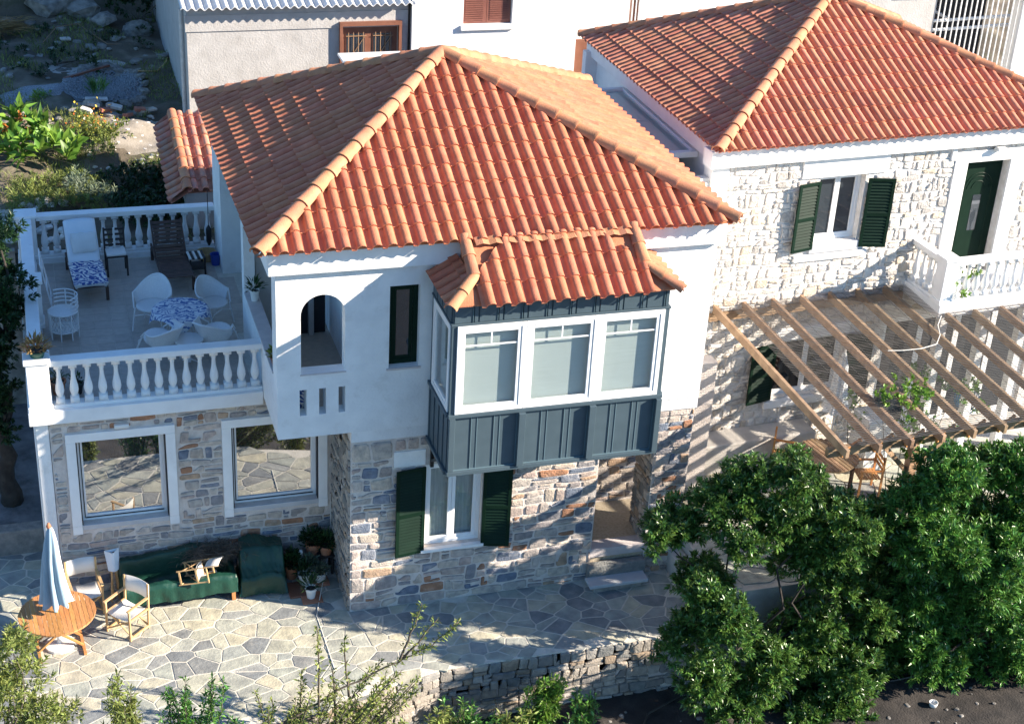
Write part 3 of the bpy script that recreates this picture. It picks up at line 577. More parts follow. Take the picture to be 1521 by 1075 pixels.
# ---- big ground-floor windows (trim, frame, reflecting pane)
def window(parent, fr, u0, u1, v0, v1, trim=.17, tproud=.05, fdepth=-.10, fm='white_frame', glass='glass_mirror', split=1, tm='plaster_white', trim_sides=(1, 1, 1, 1), fw=.06, sill=None, name='window', blind=None, muntin=False, sash=.05):
    mb = MB(); l, r, b, t = trim_sides
    if trim:
        if t: mb.add(*_bx(fr, u0 - trim * l, u1 + trim * r, v1, v1 + trim, -.01, tproud))
        if b: mb.add(*_bx(fr, u0 - trim * l, u1 + trim * r, v0 - trim, v0, -.01, tproud))
        if l: mb.add(*_bx(fr, u0 - trim, u0, v0, v1, -.01, tproud))
        if r: mb.add(*_bx(fr, u1, u1 + trim, v0, v1, -.01, tproud))
        w = mb.build(name, tm, parent, bevel=.008)
    else: w = None
    fb = MB(); A = (u0, u0 + fw); Bq = (u1 - fw, u1)
    for (a, c) in (A, Bq): fb.add(*_bx(fr, a, c, v0, v1, fdepth - .07, fdepth))
    fb.add(*_bx(fr, u0 + fw, u1 - fw, v0, v0 + fw, fdepth - .07, fdepth)); fb.add(*_bx(fr, u0 + fw, u1 - fw, v1 - fw, v1, fdepth - .07, fdepth))
    if w is None: w = fb.build(name, fm, parent, bevel=.006)
    else: fb.build('window_frame', fm, w, bevel=.006)
    iu0, iu1, iv0, iv1 = u0 + fw, u1 - fw, v0 + fw, v1 - fw; k = (iu1 - iu0) / split
    for i in range(split):
        a, c = iu0 + i * k, iu0 + (i + 1) * k; sb = MB(); d0, d1 = fdepth - .055, fdepth - .012
        if sash:
            sb.add(*_bx(fr, a + .003, a + sash, iv0, iv1, d0, d1)); sb.add(*_bx(fr, c - sash, c - .003, iv0, iv1, d0, d1)); sb.add(*_bx(fr, a + sash, c - sash, iv0, iv0 + sash, d0, d1)); sb.add(*_bx(fr, a + sash, c - sash, iv1 - sash, iv1, d0, d1))
            sb.build('sash', fm, w, bevel=.004)
        MB().add(*_bx(fr, a + sash, c - sash, iv0 + sash, iv1 - sash, d0 + .012, d0 + .018)).build('pane', glass, w)
        if muntin:
            m2 = MB(); vm = iv1 - sash - (iv1 - iv0) * .16; m2.add(*_bx(fr, a + sash, c - sash, vm - .012, vm + .012, d0 + .019, d0 + .03)); um = (a + c) / 2; m2.add(*_bx(fr, um - .012, um + .012, vm + .012, iv1 - sash, d0 + .019, d0 + .03)); m2.build('glazing_bar', fm, w)
        if blind: MB().add(*_bx(fr, a + .01, c - .01, iv0, iv1, d0 - .09, d0 - .08)).build('blind', blind, w)
    return w
def _bx(fr, u0, u1, v0, v1, n0, n1):
    return [fr(u0, v0, n0), fr(u1, v0, n0), fr(u1, v1, n0), fr(u0, v1, n0), fr(u0, v0, n1), fr(u1, v0, n1), fr(u1, v1, n1), fr(u0, v1, n1)], [(0, 3, 2, 1), (4, 5, 6, 7), (0, 1, 5, 4), (1, 2, 6, 5), (2, 3, 7, 6), (3, 0, 4, 7)]
def fbox(fr, u0, u1, v0, v1, n0, n1, name, m, parent, bevel=0): return MB().add(*_bx(fr, u0, u1, v0, v1, n0, n1)).build(name, m, parent, bevel=bevel)
for (a, b, t, s) in ((-4.60, -3.04, 3.25, (1, 1, 0, 1)), (-1.87, -.27, 3.23, (1, 1, 0, 1))):
    w = window(H, fT, a, b, 1.50, t, fdepth=-.14, trim_sides=s)
    fbox(fT, a - .17, a, 1.33, 1.5, -.01, .05, 'trim_end', 'plaster_white', w); fbox(fT, b, b + .17, 1.33, 1.5, -.01, .05, 'trim_end', 'plaster_white', w)
    fbox(fT, a + .004, b - .004, 1.40, 1.499, -.13, .03, 'sill', 'marble', w, .006)
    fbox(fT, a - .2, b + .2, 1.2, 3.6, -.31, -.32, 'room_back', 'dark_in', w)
    for (p, q) in ((a + .002, a + .022), (b - .022, b - .002)): fbox(fT, p, q, 1.5, t - .002, -.138, .012, 'seal', 'dark_in', w)
    fbox(fT, a + .06, a + .075, 1.56, t - .06, -.15, -.128, 'seal', 'dark_in', w); fbox(fT, a + .08, b - .08, 1.552, 1.566, -.15, -.128, 'seal', 'dark_in', w)
B(-3.92, -3.66, 1.55, 1.66, 3.47, 3.55, 'wall_lamp', 'pot_white', H, .02)
# ---- tall narrow window and the ground-floor window with shutters
w = window(H, fU, .64, 1.165, 5.06, 6.60, trim=0, fdepth=-.14, fm='green_paint', glass='glass_dark', fw=.09, sash=.06)
fbox(fU, .73, 1.08, 5.15, 6.5, -.175, -.165, 'inner_frame', 'white_frame', w); fbox(fU, .775, 1.035, 5.21, 6.45, -.164, -.16, 'inner_pane', 'glass_dark', w)
fbox(fU, .60, 1.2, 5.02, 5.058, -.2, .03, 'sill', 'slab_pink', w, .005)
def shutter(parent, fr, u0, u1, v0, v1, ang, hinge, closed_upper=False, proud=.06):
    """louvred leaf swung out by ang from the wall about its hinge side"""
    s = 1 if hinge == 'r' else -1; hu = u1 if hinge == 'r' else u0; wd = u1 - u0; ca, sa = math.cos(ang), math.sin(ang)
    o = fr(hu, 0, proud); du = (fr(hu - s, 0, proud) - o) * ca + (fr(hu, 0, proud + 1) - o) * sa; up_ = fr(0, 1, 0) - fr(0, 0, 0)
    if s == 1: f2 = frame(o + du * wd, -du, up_)
    else: f2 = frame(o, du, up_)
    fw = .065; mb = MB(); vm = v0 + (v1 - v0) * .47
    for (a, b, c, d) in ((0, fw, v0, v1), (wd - fw, wd, v0, v1), (fw, wd - fw, v0, v0 + fw), (fw, wd - fw, v1 - fw, v1), (fw, wd - fw, vm - .03, vm + .05)): mb.add(*_bx(f2, a, b, c, d, -.018, .018))
    sh = mb.build('shutter', 'green_paint', parent, bevel=.004); lv = MB()
    for (c, d) in ((v0 + fw, vm - .03), (vm + .05, v1 - fw)):
        n = max(3, int((d - c) / .062)); h = (d - c) / n
        for i in range(n):
            a = c + i * h; lv.add([f2(fw, a, .017), f2(wd - fw, a, .017), f2(wd - fw, a + h * .85, -.010), f2(fw, a + h * .85, -.010), f2(fw, a - .008, .010), f2(wd - fw, a - .008, .010), f2(wd - fw, a + h * .8, -.016), f2(fw, a + h * .8, -.016)], [(0, 1, 2, 3), (7, 6, 5, 4), (0, 4, 5, 1)])
    stuff(lv.build('louvres', 'green_paint', sh)); MB().add(*_bx(f2, fw, wd - fw, v0 + fw, v1 - fw, -.020, -.0185)).build('louvre_gap_shade', 'dark_in', sh); return sh  # near-black sheet behind the slats stands in for shade in their gaps
w = window(H, fF, 1.36, 2.45, 1.22, 2.98, trim=0, fdepth=-.10, split=2, glass='glass_clear', blind='curtain', fw=.07, sash=.07)
shutter(H, fF, .80, 1.36, 1.17, 3.0, R_(8), 'r'); shutter(H, fF, 2.45, 2.98, 1.15, 2.95, R_(14), 'l')
B(1.30, 2.50, -.10, .10, 1.16, 1.219, 'sill', 'plaster_white', H, .006); B(.78, 1.36, -.02, .05, 3.02, 3.34, 'lintel', 'plaster', H, .01)
# ---- terrace: floor, slab edge, balustrades
te = MB(); te.box(-5.34, -1.285, 1.50, 1.88, 3.715, 3.98); te.box(-5.34, -4.98, 1.88, 8.44, 3.715, 3.98); te.box(-4.98, -1.285, 8.12, 8.44, 3.3, 3.98); te.box(-5.28, -5.0, 1.9, 8.4, -.2, 3.71); te.box(-5.0, -1.29, 8.2, 8.4, 0, 3.3)
te.build('terrace_edge', 'plaster_white', H, bevel=.012)
B(-4.98, .36, 1.88, 8.12, 3.6, 3.858, 'terrace_slab', 'grout', H)
ftm = MB().box(0, .318, 0, .318, -.01, .006).mesh('floor_tile'); ftm.materials.append(M['floor_tile'])
for i in range(12):
    for j in range(19):
        x, y = -4.975 + i * .325, 1.89 + j * .325
        if x + .3 < (-1.29 if not (3.99 < y < 6.6) else .3): link('floor_tile', ftm, None, H, Matrix.Translation((x, y, 3.862 + random.uniform(0, .0015))))
bal = [(.075, 0), (.075, .10), (.05, .115), (.042, .13), (.062, .17), (.078, .24), (.072, .32), (.05, .42), (.038, .50), (.034, .60), (.045, .63), (.036, .655), (.055, .68), (.075, .70), (.075, .76)]
def bal_mesh(k, m='plaster_white'):
    mb = MB(); mb.lathe([(r * k, z) for r, z in bal if .1 < z < .7], n=12, cap=False); mb.box(-.075 * k, .075 * k, -.075 * k, .075 * k, 0, .105); mb.box(-.07 * k, .07 * k, -.07 * k, .07 * k, .685, .76); me = mb.mesh('baluster', True)
    me.polygons.foreach_set('use_smooth', [len(p.vertices) == 4 and p.index < 12 * 11 for p in me.polygons]); me.materials.append(M[m]); return me
BM = bal_mesh(1.0)
def balustrade(parent, name, p0, p1, z0, n, post=(True, True), zc=None, cw=.24, plinth=.06):
    p0 = Vector(p0); p1 = Vector(p1); d = (p1 - p0); L_ = d.length; d.normalize(); ang = math.atan2(d.y, d.x); fr = frame((p0.x, p0.y, z0), (d.x, d.y, 0), (-d.y, d.x, 0))
    b = MB().add(*_bx(fr, 0, L_, -cw / 2 + .02, cw / 2 - .02, 0, plinth)).build(name, 'plaster_white', parent, bevel=.006)
    hb = .76
    for i in range(n):
        q = p0 + d * (L_ * (i + .5) / n); link('baluster', BM, None, b, Matrix.Translation((q.x, q.y, z0 + plinth)) @ Matrix.Rotation(ang, 4, 'Z'))
    MB().add(*_bx(fr, -.02, L_ + .02, -cw / 2, cw / 2, plinth + hb, plinth + hb + .11)).build('coping', 'plaster_white', b, bevel=.015); return b
def newel(parent, x, y, z0, h=1.0, s=.19):
    mb = MB(); mb.box(x - s, x + s, y - s, y + s, z0, z0 + h); mb.box(x - s - .035, x + s + .035, y - s - .035, y + s + .035, z0 + h, z0 + h + .07); mb.box(x - s - .02, x + s + .02, y - s - .02, y + s + .02, z0, z0 + .10); return mb.build('newel_post', 'plaster_white', parent, bevel=.012)
balustrade(H, 'balustrade', (-4.90, 1.69), (-1.285, 1.69), 3.98, 15); balustrade(H, 'balustrade', (-5.13, 1.9), (-5.13, 4.78), 3.98, 12); balustrade(H, 'balustrade', (-5.13, 5.2), (-5.13, 8.08), 3.98, 12); balustrade(H, 'balustrade', (-4.9, 8.27), (-1.29, 8.27), 3.98, 15)
for (x, y) in ((-5.12, 1.70), (-5.13, 5.0), (-5.12, 8.27)): newel(H, x, y, 3.98, .92)
# ---- the bay
BY = B(1.40, 5.16, -1.30, -.06, 3.59, 3.66, 'bay', 'teal', H); y0 = -1.33
fB = frame((0, y0, 0), (1, 0, 0), (0, 0, 1)); fBL = frame((1.38, -.05, 0), (0, -1, 0), (0, 0, 1)); fBR = frame((5.18, y0, 0), (0, 1, 0), (0, 0, 1))
bb = MB(); bb.box(1.40, 5.16, y0 + .03, y0 + .10, 3.66, 4.76); bb.box(1.40, 1.47, y0 + .1, -.05, 3.66, 4.76); bb.box(5.09, 5.16, y0 + .1, -.05, 3.66, 4.76); bb.box(1.40, 5.16, y0 + .03, y0 + .10, 6.42, 6.78); bb.box(1.40, 1.47, y0 + .1, -.05, 6.42, 6.78); bb.box(5.09, 5.16, y0 + .1, -.05, 6.42, 6.78); bb.build('bay_panelling', 'teal', H)
sx = [1.38, 2.647, 3.913, 5.18]
rails = MB()
for (za, zb, pr_) in ((3.585, 3.66, .055), (4.70, 4.765, .05), (6.40, 6.44, .02)):
    rails.box(1.36, 5.2, y0 - pr_, y0 + .029, za, zb); rails.box(1.38 - pr_, 1.399, y0 + .03, -.06, za, zb); rails.box(5.161, 5.18 + pr_, y0 + .03, -.06, za, zb)
rails.build('bay_rail', 'teal', H, bevel=.006)
for i, x in enumerate(sx):
    a, b = (x, x + .10) if i == 0 else ((x - .10, x) if i == 3 else (x - .06, x + .06))
    B(a, b, y0 - .10 if i else y0 - .05, y0 + .029, 3.661, 4.699, 'bay_post', 'teal', H, .005)
for i in range(3):
    a = sx[i] + (.10 if i == 0 else .06); b = sx[i + 1] - (.10 if i == 2 else .06); wd = (b - a)
    for k, (p, q) in enumerate(((0, .27), (.36, .63), (.72, 1.0))): B(a + wd * p + .004, a + wd * q - .004, y0 + .012, y0 + .029, 3.665, 4.695, 'board', 'teal', H, .003)
    for (p, q) in ((.27, .36), (.63, .72)):
        B(a + wd * p, a + wd * q, y0 + .006, y0 + .029, 3.664, 4.696, 'batten', 'teal', H, .006)
        for e in (p, q): B(a + wd * e - .006, a + wd * e + .006, y0 - .004, y0 + .005, 3.664, 4.696, 'beading', 'teal_edge', H)
    for e in (0.0, 1.0): B(a + wd * e - .012 * e, a + wd * e + .012 * (1 - e), y0 - .006, y0 + .011, 3.664, 4.696, 'beading', 'teal_edge', H)
    B(a, b, y0 - .014, y0 + .005, 3.661, 3.675, 'beading', 'teal_edge', H)
for k in range(9):
    a = 1.42 + k * .418; B(a, a + .30, y0 + .01, y0 + .029, 6.445, 6.77, 'board', 'teal', H, .003); B(a + .33, a + .39, y0 + .0, y0 + .029, 6.445, 6.77, 'batten', 'teal', H, .004)
    B(a + .302, a + .31, y0 - .004, y0 + .029, 6.445, 6.77, 'beading', 'teal_edge', H)
for k in range(4):
    a = -1.26 + k * .30; B(1.372, 1.399, a, a + .20, 3.665, 4.695, 'board', 'teal', H, .003); B(1.355, 1.399, a + .22, a + .27, 3.664, 4.696, 'batten', 'teal', H, .004); B(1.375, 1.399, a, a + .26, 6.445, 6.77, 'board', 'teal', H, .003)
for i in range(3): window(H, fB, sx[i] + (.085 if i == 0 else .002), sx[i + 1] - (.085 if i == 2 else .002), 4.77, 6.40, trim=0, fdepth=.035, fw=.078, sash=.062, glass='glass_clear', blind='blind', muntin=True)
window(H, fBL, .14, 1.20, 4.77, 6.40, trim=0, fdepth=.02, fw=.08, sash=.06, glass='glass_clear', blind='curtain')
window(H, fBR, .08, 1.14, 4.77, 6.40, trim=0, fdepth=.02, fw=.08, sash=.06, glass='glass_clear', blind='curtain')
for q_ in ((1.38, 1.46, y0 - .005, y0 + .09), (5.10, 5.18, y0 - .005, y0 + .09), (1.38, 1.45, -.18, -.06)): B(*q_, 4.765, 6.40, 'corner_post', 'teal', H)
B(1.5, 5.05, -1.10, -.1, 4.66, 4.70, 'bay_ledge', 'plaster', H); B(1.5, 5.05, -.99, -.06, 6.5, 6.55, 'bay_ceiling', 'plaster', H)
br = MB()
for x in (1.46, 3.0, 4.85): br.beam((x, -.06, 3.12), (x, -.75, 3.56), .05, .05); br.box(x - .03, x + .03, -.10, -.04, 3.0, 3.58); br.box(x - .03, x + .03, -1.25, -.1, 3.53, 3.585)
br.build('bracket', 'metal_dark', H)
# ---- roof of the main house
Z = 7.47; E0, E1, E2, E3 = V(-1.62, -.42, Z), V(6.74, -.42, Z), V(6.74, 7.6, Z), V(-1.62, 7.6, Z); AP = V(2.42, 3.72, 9.40)
rb = MB(); dz = V(0, 0, .035); I_ = lambda p, c: V(c.x + (p.x - c.x) * .972, c.y + (p.y - c.y) * .972, p.z + .02); e_ = [I_(p, AP) for p in (E0, E1, E2, E3)]; rb.add([p - dz for p in e_] + [AP - dz] + [p - dz * 1.8 for p in e_], [(0, 1, 4), (1, 2, 4), (2, 3, 4), (3, 0, 4), (0, 5, 6, 1), (1, 6, 7, 2), (2, 7, 8, 3), (3, 8, 5, 0), (5, 8, 7, 6)])
RO = rb.build('roof', 'tile', H)
rf = Roof(RO, 'tile', .254, .435, 300)
rf.slope(E0, E1, [E0, E1, AP], seed=1)
bz = 6.80; b0, b1 = V(1.28, -1.52, bz), V(5.30, -1.52, bz); h1, h2, v1, v2 = V(1.80, -1.02, bz + .31), V(4.78, -1.02, bz + .31), V(1.80, -.36, bz + .72), V(4.78, -.36, bz + .72)
rf.slope(b0, b1, [b0, b1, h2, v2, v1, h1], seed=5)
vl, vr = V(1.80, -.02, bz + .31), V(4.78, -.02, bz + .31)
rf.slope(V(1.28, -.02, bz), b0, [V(1.28, -.02, bz), b0, h1, vl], seed=6); rf.slope(b1, V(5.30, -.02, bz), [b1, V(5.30, -.02, bz), vr, h2], seed=7)
rf.slope(E3, E0, [E3, E0, AP], seed=2); rf.slope(E1, E2, [E1, E2, AP], single=False, seed=3); rf.slope(E2, E3, [E2, E3, AP], single=False, seed=4); rf.done()
dk = MB(); d2 = V(0, 0, .03); P_ = [p - d2 for p in (b0 + V(.1, .1, .03), b1 + V(-.1, .1, .03), h2, v2, v1, h1, V(1.38, -.02, bz + .03), V(5.20, -.02, bz + .03), vl, vr)]; dk.add(P_ + [P_[0] - d2 * .7, P_[1] - d2 * .7, P_[6] - d2 * .7, P_[7] - d2 * .7], [(0, 1, 2, 5), (5, 2, 3, 4), (6, 0, 5, 8), (1, 7, 9, 2), (5, 4, 8), (2, 9, 3), (0, 10, 11, 1), (6, 12, 10, 0), (1, 11, 13, 7), (10, 12, 13, 11)])
dk.build('bay_roof', 'tile', H)
cm = cap_mesh(.145, .42)
for e in (E0, E1, E2, E3): caps(RO, e + (AP - e).normalized() * .02, AP, cm, .42, lift=.04)
cmb_ = cap_mesh(.115, .36)
for (a, b) in ((b0, h1), (h1, v1), (b1, h2), (h2, v2)): caps(RO, a, b, cmb_, .36, lift=.005)
fl_ = MB(); n_ = 24
for i in range(n_):
    x = 1.95 + (4.7 - 1.95) * i / n_; fl_.add([(x, -.40, 7.535 + .03 * (i % 2)), (x + .12, -.40, 7.535 + .03 * ((i + 1) % 2)), (x + .12, -.58, 7.47 + .03 * ((i + 1) % 2)), (x, -.58, 7.47 + .03 * (i % 2))], [(0, 1, 2, 3)])
fl_.build('flashing', 'tile_cap', RO, smooth=True)
# ---- entrance porch and its steps
EN = B(4.71, 6.6, .02, 1.6, -.2, .66, 'porch_floor', 'mosaic', H)
B(4.62, 5.79, -.02, .30, .5, .69, 'threshold', 'slab_pink', H, .012); B(4.62, 5.79, -.20, -.025, -.1, .42, 'entrance_step', 'stone_dry', H, .02); B(4.55, 5.74, -.50, -.19, .12, .19, 'step_tread', 'marble', H, .012)
B(4.64, 5.64, -.44, -.205, -.05, .115, 'step_riser', 'stone_dry', H, .02)

# ================================================================== the right-hand house (its own slightly turned axes)
G = thing('stone_house', 'whitewashed rubble stone house with green shutters and a balcony, behind the pergola', 'house', (7.7, 2.6, 0), .0601)
g0 = frame((0, 0, 0), (1, 0, 0), (0, 0, 1))
gw = MB(); GH = [(2.30, 3.36, 5.50, 6.92), (5.75, 6.80, 4.46, 6.97), (1.84, 3.5, 2.0, 3.36), (4.45, 8.4, .7, 3.55)]
wall(gw, g0, -.13, 8.6, .3, 7.34, GH, 0, -.35); GW = gw.build('rubble_wall', 'mortar_wash', G)
GHs = [(-.3, .22, 6.35, 7.4), (1.86, 3.84, 6.90, 7.34), (2.26, 3.40, 5.3, 6.92), (1.95, 3.6, 5.12, 5.32), (5.42, 7.14, 4.4, 7.22), (1.78, 3.76, 3.35, 3.66), (1.78, 3.56, 1.8, 3.36), (4.75, 8.6, 4.1, 4.5), (4.35, 8.6, .7, 3.7)]
stones(courses(-.12, 8.55, .75, 7.33, .165, .23, .030, 41, holes=GHs, wav=.03, split=.35), g0, GW, 'stone_wash', .028, 1, 'B', tilt=.02, soft=.22); flush_stones('B', 298)
pb = MB(); pb.box(-.16, .21, -.045, .30, 6.35, 7.34); pb.prism([(.0, .31), (.3, .31), (.8, 7.3), (.5, 7.3)], frame((0, 0, 0), (1, 0, 0), (0, 1, 0)), .5, 7.5); pb.box(.2, 8.6, 7.1, 7.3, .5, 7.5); pb.box(8.4, 8.6, .35, 7.1, .5, 7.5)
pb.add(*_bx(g0, 1.86, 3.84, 6.93, 7.32, -.01, .045)); pb.add(*_bx(g0, 1.92, 3.62, 5.14, 5.28, -.01, .07)); pb.add(*_bx(g0, 1.78, 3.56, 3.37, 3.62, -.01, .045)); pb.add(*_bx(g0, 1.7, 3.6, 1.80, 1.96, -.01, .09))
pb.add(*_bx(g0, 5.42, 5.748, 4.46, 7.22, -.01, .05)); pb.add(*_bx(g0, 6.802, 7.14, 4.46, 7.22, -.01, .05)); pb.add(*_bx(g0, 5.75, 6.80, 6.972, 7.22, -.01, .05)); pb.add(*_bx(g0, 5.3, 5.419, 7.05, 7.3, -.01, .06))
pb.build('plaster_trim', 'plaster_white', G, bevel=.01)
cb = MB(); cb.box(-.27, 8.75, -.16, .2, 7.345, 7.70); cb.prism([(-.12, .2), (.1, .2), (.55, 7.4), (.33, 7.4)], frame((0, 0, 0), (1, 0, 0), (0, 1, 0)), 7.38, 7.66); cb.build('cornice', 'plaster_white', G, bevel=.015)
window(G, g0, 2.30, 3.36, 5.50, 6.92, trim=0, fdepth=-.16, split=2, glass='glass_dark', fw=.06, sash=.06, blind='curtain')
window(G, g0, 1.84, 3.50, 2.0, 3.36, trim=0, fdepth=-.12, split=2, glass='glass_black', fw=.06, sash=.06)
MB().add(*_bx(g0, 2.25, 3.40, 5.30, 5.495, -.14, .06)).build('sill', 'marble', G, bevel=.006)
shutter(G, g0, 1.76, 2.30, 5.40, 6.86, R_(10), 'r'); shutter(G, g0, 3.40, 3.96, 5.36, 6.84, R_(16), 'l'); shutter(G, g0, 1.2, 1.84, 2.0, 3.34, R_(10), 'r'); shutter(G, g0, 3.5, 4.1, 2.0, 3.34, R_(16), 'l')
# front door: dark green, arched mouldings, narrow glazed strip, brass handle
dr = MB().add(*_bx(g0, 5.76, 6.79, 4.47, 6.96, -.24, -.18)).build('front_door', 'green_paint', G, bevel=.004)
mo = MB()
for r in (.34, .27, .16):
    pts = [g0(6.28 - r * math.cos(t), 6.30 + r * math.sin(t), -.178) for t in np.linspace(0, math.pi, 14)]; mo.tube(pts, .012, 5)
mo.tube([g0(5.94, 6.3, -.178), g0(5.94, 4.65, -.178), g0(6.62, 4.65, -.178), g0(6.62, 6.3, -.178)], .012, 5); mo.build('moulding', 'green_paint', dr)
MB().add(*_bx(g0, 6.20, 6.40, 5.35, 6.15, -.179, -.172)).build('door_pane', 'glass_dark', dr); MB().tube([g0(5.86, 5.45, -.14), g0(5.86, 5.85, -.14)], .014, 6).build('handle', 'cord', dr)
B(6.30, 6.52, -.20, -.06, 7.22, 7.30, 'wall_lamp', 'pot_white', G, .02)
# balcony
BA = B(4.72, 8.6, -1.32, -.002, 4.16, 4.44, 'balcony', 'plaster_white', G, .012); nb = balustrade(G, 'balustrade', (5.06, -1.15), (8.5, -1.15), 4.44, 15, cw=.20); balustrade(G, 'balustrade', (4.86, -.02), (4.86, -.98), 4.44, 4, cw=.20); newel(G, 4.86, -1.15, 4.44, .95, .15)
# glazed ground-floor porch under the balcony
for u in (4.95, 6.0, 7.0, 8.0): B(u - .09, u + .09, -1.27, -1.09, .72, 4.158, 'porch_column', 'plaster_white', G, .01)
window(G, g0, 4.45, 8.4, .75, 3.53, trim=0, fdepth=-.10, split=4, glass='glass_black', fw=.07, sash=.07)
# bench-like masonry ledge
B(-.18, 2.75, -.62, -.005, .6, 1.41, 'masonry_ledge', 'concrete', G, .03)
# roof
Zb = 7.74; F0, F1, F2, F3 = V(-.24, -.30, Zb), V(8.75, -.30, Zb), V(8.75, 7.55, Zb), V(.21, 7.55, Zb); AQ = V(4.2, 3.60, 9.55)
rb = MB(); e_ = [I_(p, AQ) for p in (F0, F1, F2, F3)]; rb.add([p - dz for p in e_] + [AQ - dz] + [p - dz * 1.8 for p in e_], [(0, 1, 4), (1, 2, 4), (2, 3, 4), (3, 0, 4), (0, 5, 6, 1), (1, 6, 7, 2), (2, 7, 8, 3), (3, 8, 5, 0), (5, 8, 7, 6)]); RG = rb.build('roof', 'tile', G)
mat('tile_pale', (.48, .165, .092), (.57, .24, .14), .8, 5, .3, 50, rand=.16, dirt=((.32, .2, .14), 4, .56, .55))
rg_ = Roof(RG, 'tile_pale', .205, .44, 300); rg_.slope(F0, F1, [F0, F1, AQ], seed=11); rg_.slope(F3, F0, [F3, F0, AQ], seed=12); rg_.slope(F1, F2, [F1, F2, AQ], single=False, seed=13); rg_.slope(F2, F3, [F2, F3, AQ], single=False); rg_.done()
cm2 = cap_mesh(.13, .42)
for e in (F0, F1, F2, F3): caps(RG, e, AQ, cm2, .42, lift=.03)
# gap between the houses and its glazed roof light
sk_ = thing('skylight', 'flat glass skylight in a white frame between the two tiled roofs', 'skylight', (7.17, 5.5, 7.24))
mb = MB(); mb.box(-.55, .50, -1.95, -1.82, -.06, .06); mb.box(-.55, .50, 2.1, 2.22, -.06, .06); mb.box(.42, .52, -1.82, 2.1, -.06, .06); mb.box(-.55, -.46, -1.82, 2.1, -.06, .06); mb.build('frame', 'white_frame', sk_, bevel=.01)
for k in range(2): B(-.455, .415, -1.81 + k * 1.95, .12 + k * 1.95, -.01, .01, 'pane', 'glass_roof', sk_)
gwll = tag(MB().box(6.56, 7.60, 2.62, 2.8, .7, 7.10).build('infill_wall', 'mortar_wash'), 'narrow pale stone wall closing the gap between the two houses', 'wall')
stones(courses(6.58, 7.6, .75, 7.05, .165, .23, .03, 44, wav=.03), frame((0, 2.62, 0), (1, 0, 0), (0, 0, 1)), gwll, 'stone_wash', .028, 1, 'gw', tilt=.02, soft=.22); flush_stones('gw', 250)
tag(MB().box(6.56, 7.56, 2.82, 9, 6.3, 6.5).build('gap_roof', 'plaster_white'), 'white flat roof deck under the skylight between the houses', 'roof')

# ================================================================== pergola
mat('net', (.09, .085, .08), None, .6)
Q = thing('pergola', 'weathered timber pergola with slanting rafters and wire netting against the stone house', 'pergola', (7.7, 2.6, 0), .0601)
rafters = [.26 + .665 * k for k in range(13)]
def rz(w): return 4.30 + (w) * .075
for i, u in enumerate(rafters):
    w0 = -.02 if u < 4.6 else -1.34
    o = MB().beam((u, w0, rz(w0)), (u, -5.25, rz(-5.25)), .075, .17).build('rafter', 'wood_pergola', Q, bevel=.006)
MB().beam((.15, -.05, 4.12), (4.7, -.05, 4.12), .08, .16).build('ledger', 'wood_pergola', Q); MB().beam((.1, -4.85, 3.74), (8.5, -4.85, 3.74), .10, .18).build('front_beam', 'wood_pergola', Q, bevel=.006)
for u in (1.95, 5.4, 8.3):
    B(u - .08, u + .08, -4.93, -4.77, -1.25 if False else .72, 3.65, 'post', 'wood_pergola', Q, .008)
    for s in (-1, 1): MB().beam((u, -4.85, 3.0), (u + s * .62, -4.85, 3.66), .07, .09).build('brace', 'wood_pergola', Q)
for k in range(len(rafters) - 1): MB().beam((rafters[k] + .05, -5.0, 3.76), (rafters[k + 1] - .05, -4.72, 3.78), .05, .12).build('blocking', 'wood_orange', Q)
nt = MB()
for k in range(96):
    w = -.15 - k * .053
    if w < -1.34 or True:
        u1 = 4.68 if w > -1.36 else 8.5
        nt.beam((.55, w, rz(w) + .095 + .008 * math.sin(k)), (u1, w, rz(w) + .095), .009, .007)
for k in range(30): u = .7 + k * .27; w0 = -.15 if u < 4.6 else -1.36; nt.beam((u, w0, rz(w0) + .10), (u, -5.2, rz(-5.2) + .10), .005, .005)
stuff(nt.build('netting', 'net', Q, fix=False))
tag(MB().tube([(12.35, 1.25, 4.38), (12.1, .95, 4.34), (11.95, .6, 4.31), (11.7, .3, 4.28), (11.3, .2, 4.27), (10.9, .2, 4.27), (10.6, .25, 4.27)], .009, 5).build('cord', 'cord'), 'pale cord lying slack across the pergola netting', 'cord')
# ================================================================== neighbouring buildings behind
K = thing('rendered_building', 'grey rendered building with a corrugated metal roof and brown glazed double door', 'building', (1.62, 14.2, 3.76)); K.scale = (1.035, 1, 1)
fK = frame((0, 0, 0), (1, 0, 0), (0, 0, 1)); mb = MB(); wall(mb, fK, -2.6, 2.74, -.6, 3.80, [(1.05, 2.42, .3, 3.25)], 0, -.3); mb.box(-2.6, -2.3, .3, 9, -.6, 3.80); mb.box(-2.3, 2.7, 8.7, 9, -.6, 3.80); mb.build('wall', 'render_grey', K)
mb = MB(); n = 224
for i in range(n):
    x0, x1 = -2.75 + 5.5 * i / n, -2.75 + 5.5 * (i + 1) / n; za, zb = .035 * math.sin(i * 2 * math.pi / 8), .035 * math.sin((i + 1) * 2 * math.pi / 8)
    for (p, q, r, s) in (((x0, -.38, 3.85 + za), (x1, -.38, 3.85 + zb), (x1, 9.2, 5.2 + zb), (x0, 9.2, 5.2 + za)), ((x0, -.38, 3.83 + za), (x1, -.38, 3.83 + zb), (x1, -.38, 3.85 + zb), (x0, -.38, 3.85 + za))): mb.quad(p, q, r, s)
mb.build('corrugated_roof', 'galv', K, smooth=True, fix=False); B(-2.63, 2.74, -.03, .0, 3.2, 3.6, 'fascia_band', 'render_grey', K)
dk_ = fbox(fK, 1.05, 2.42, .3, 3.25, -.16, -.10, 'double_door', 'door_brown', K)
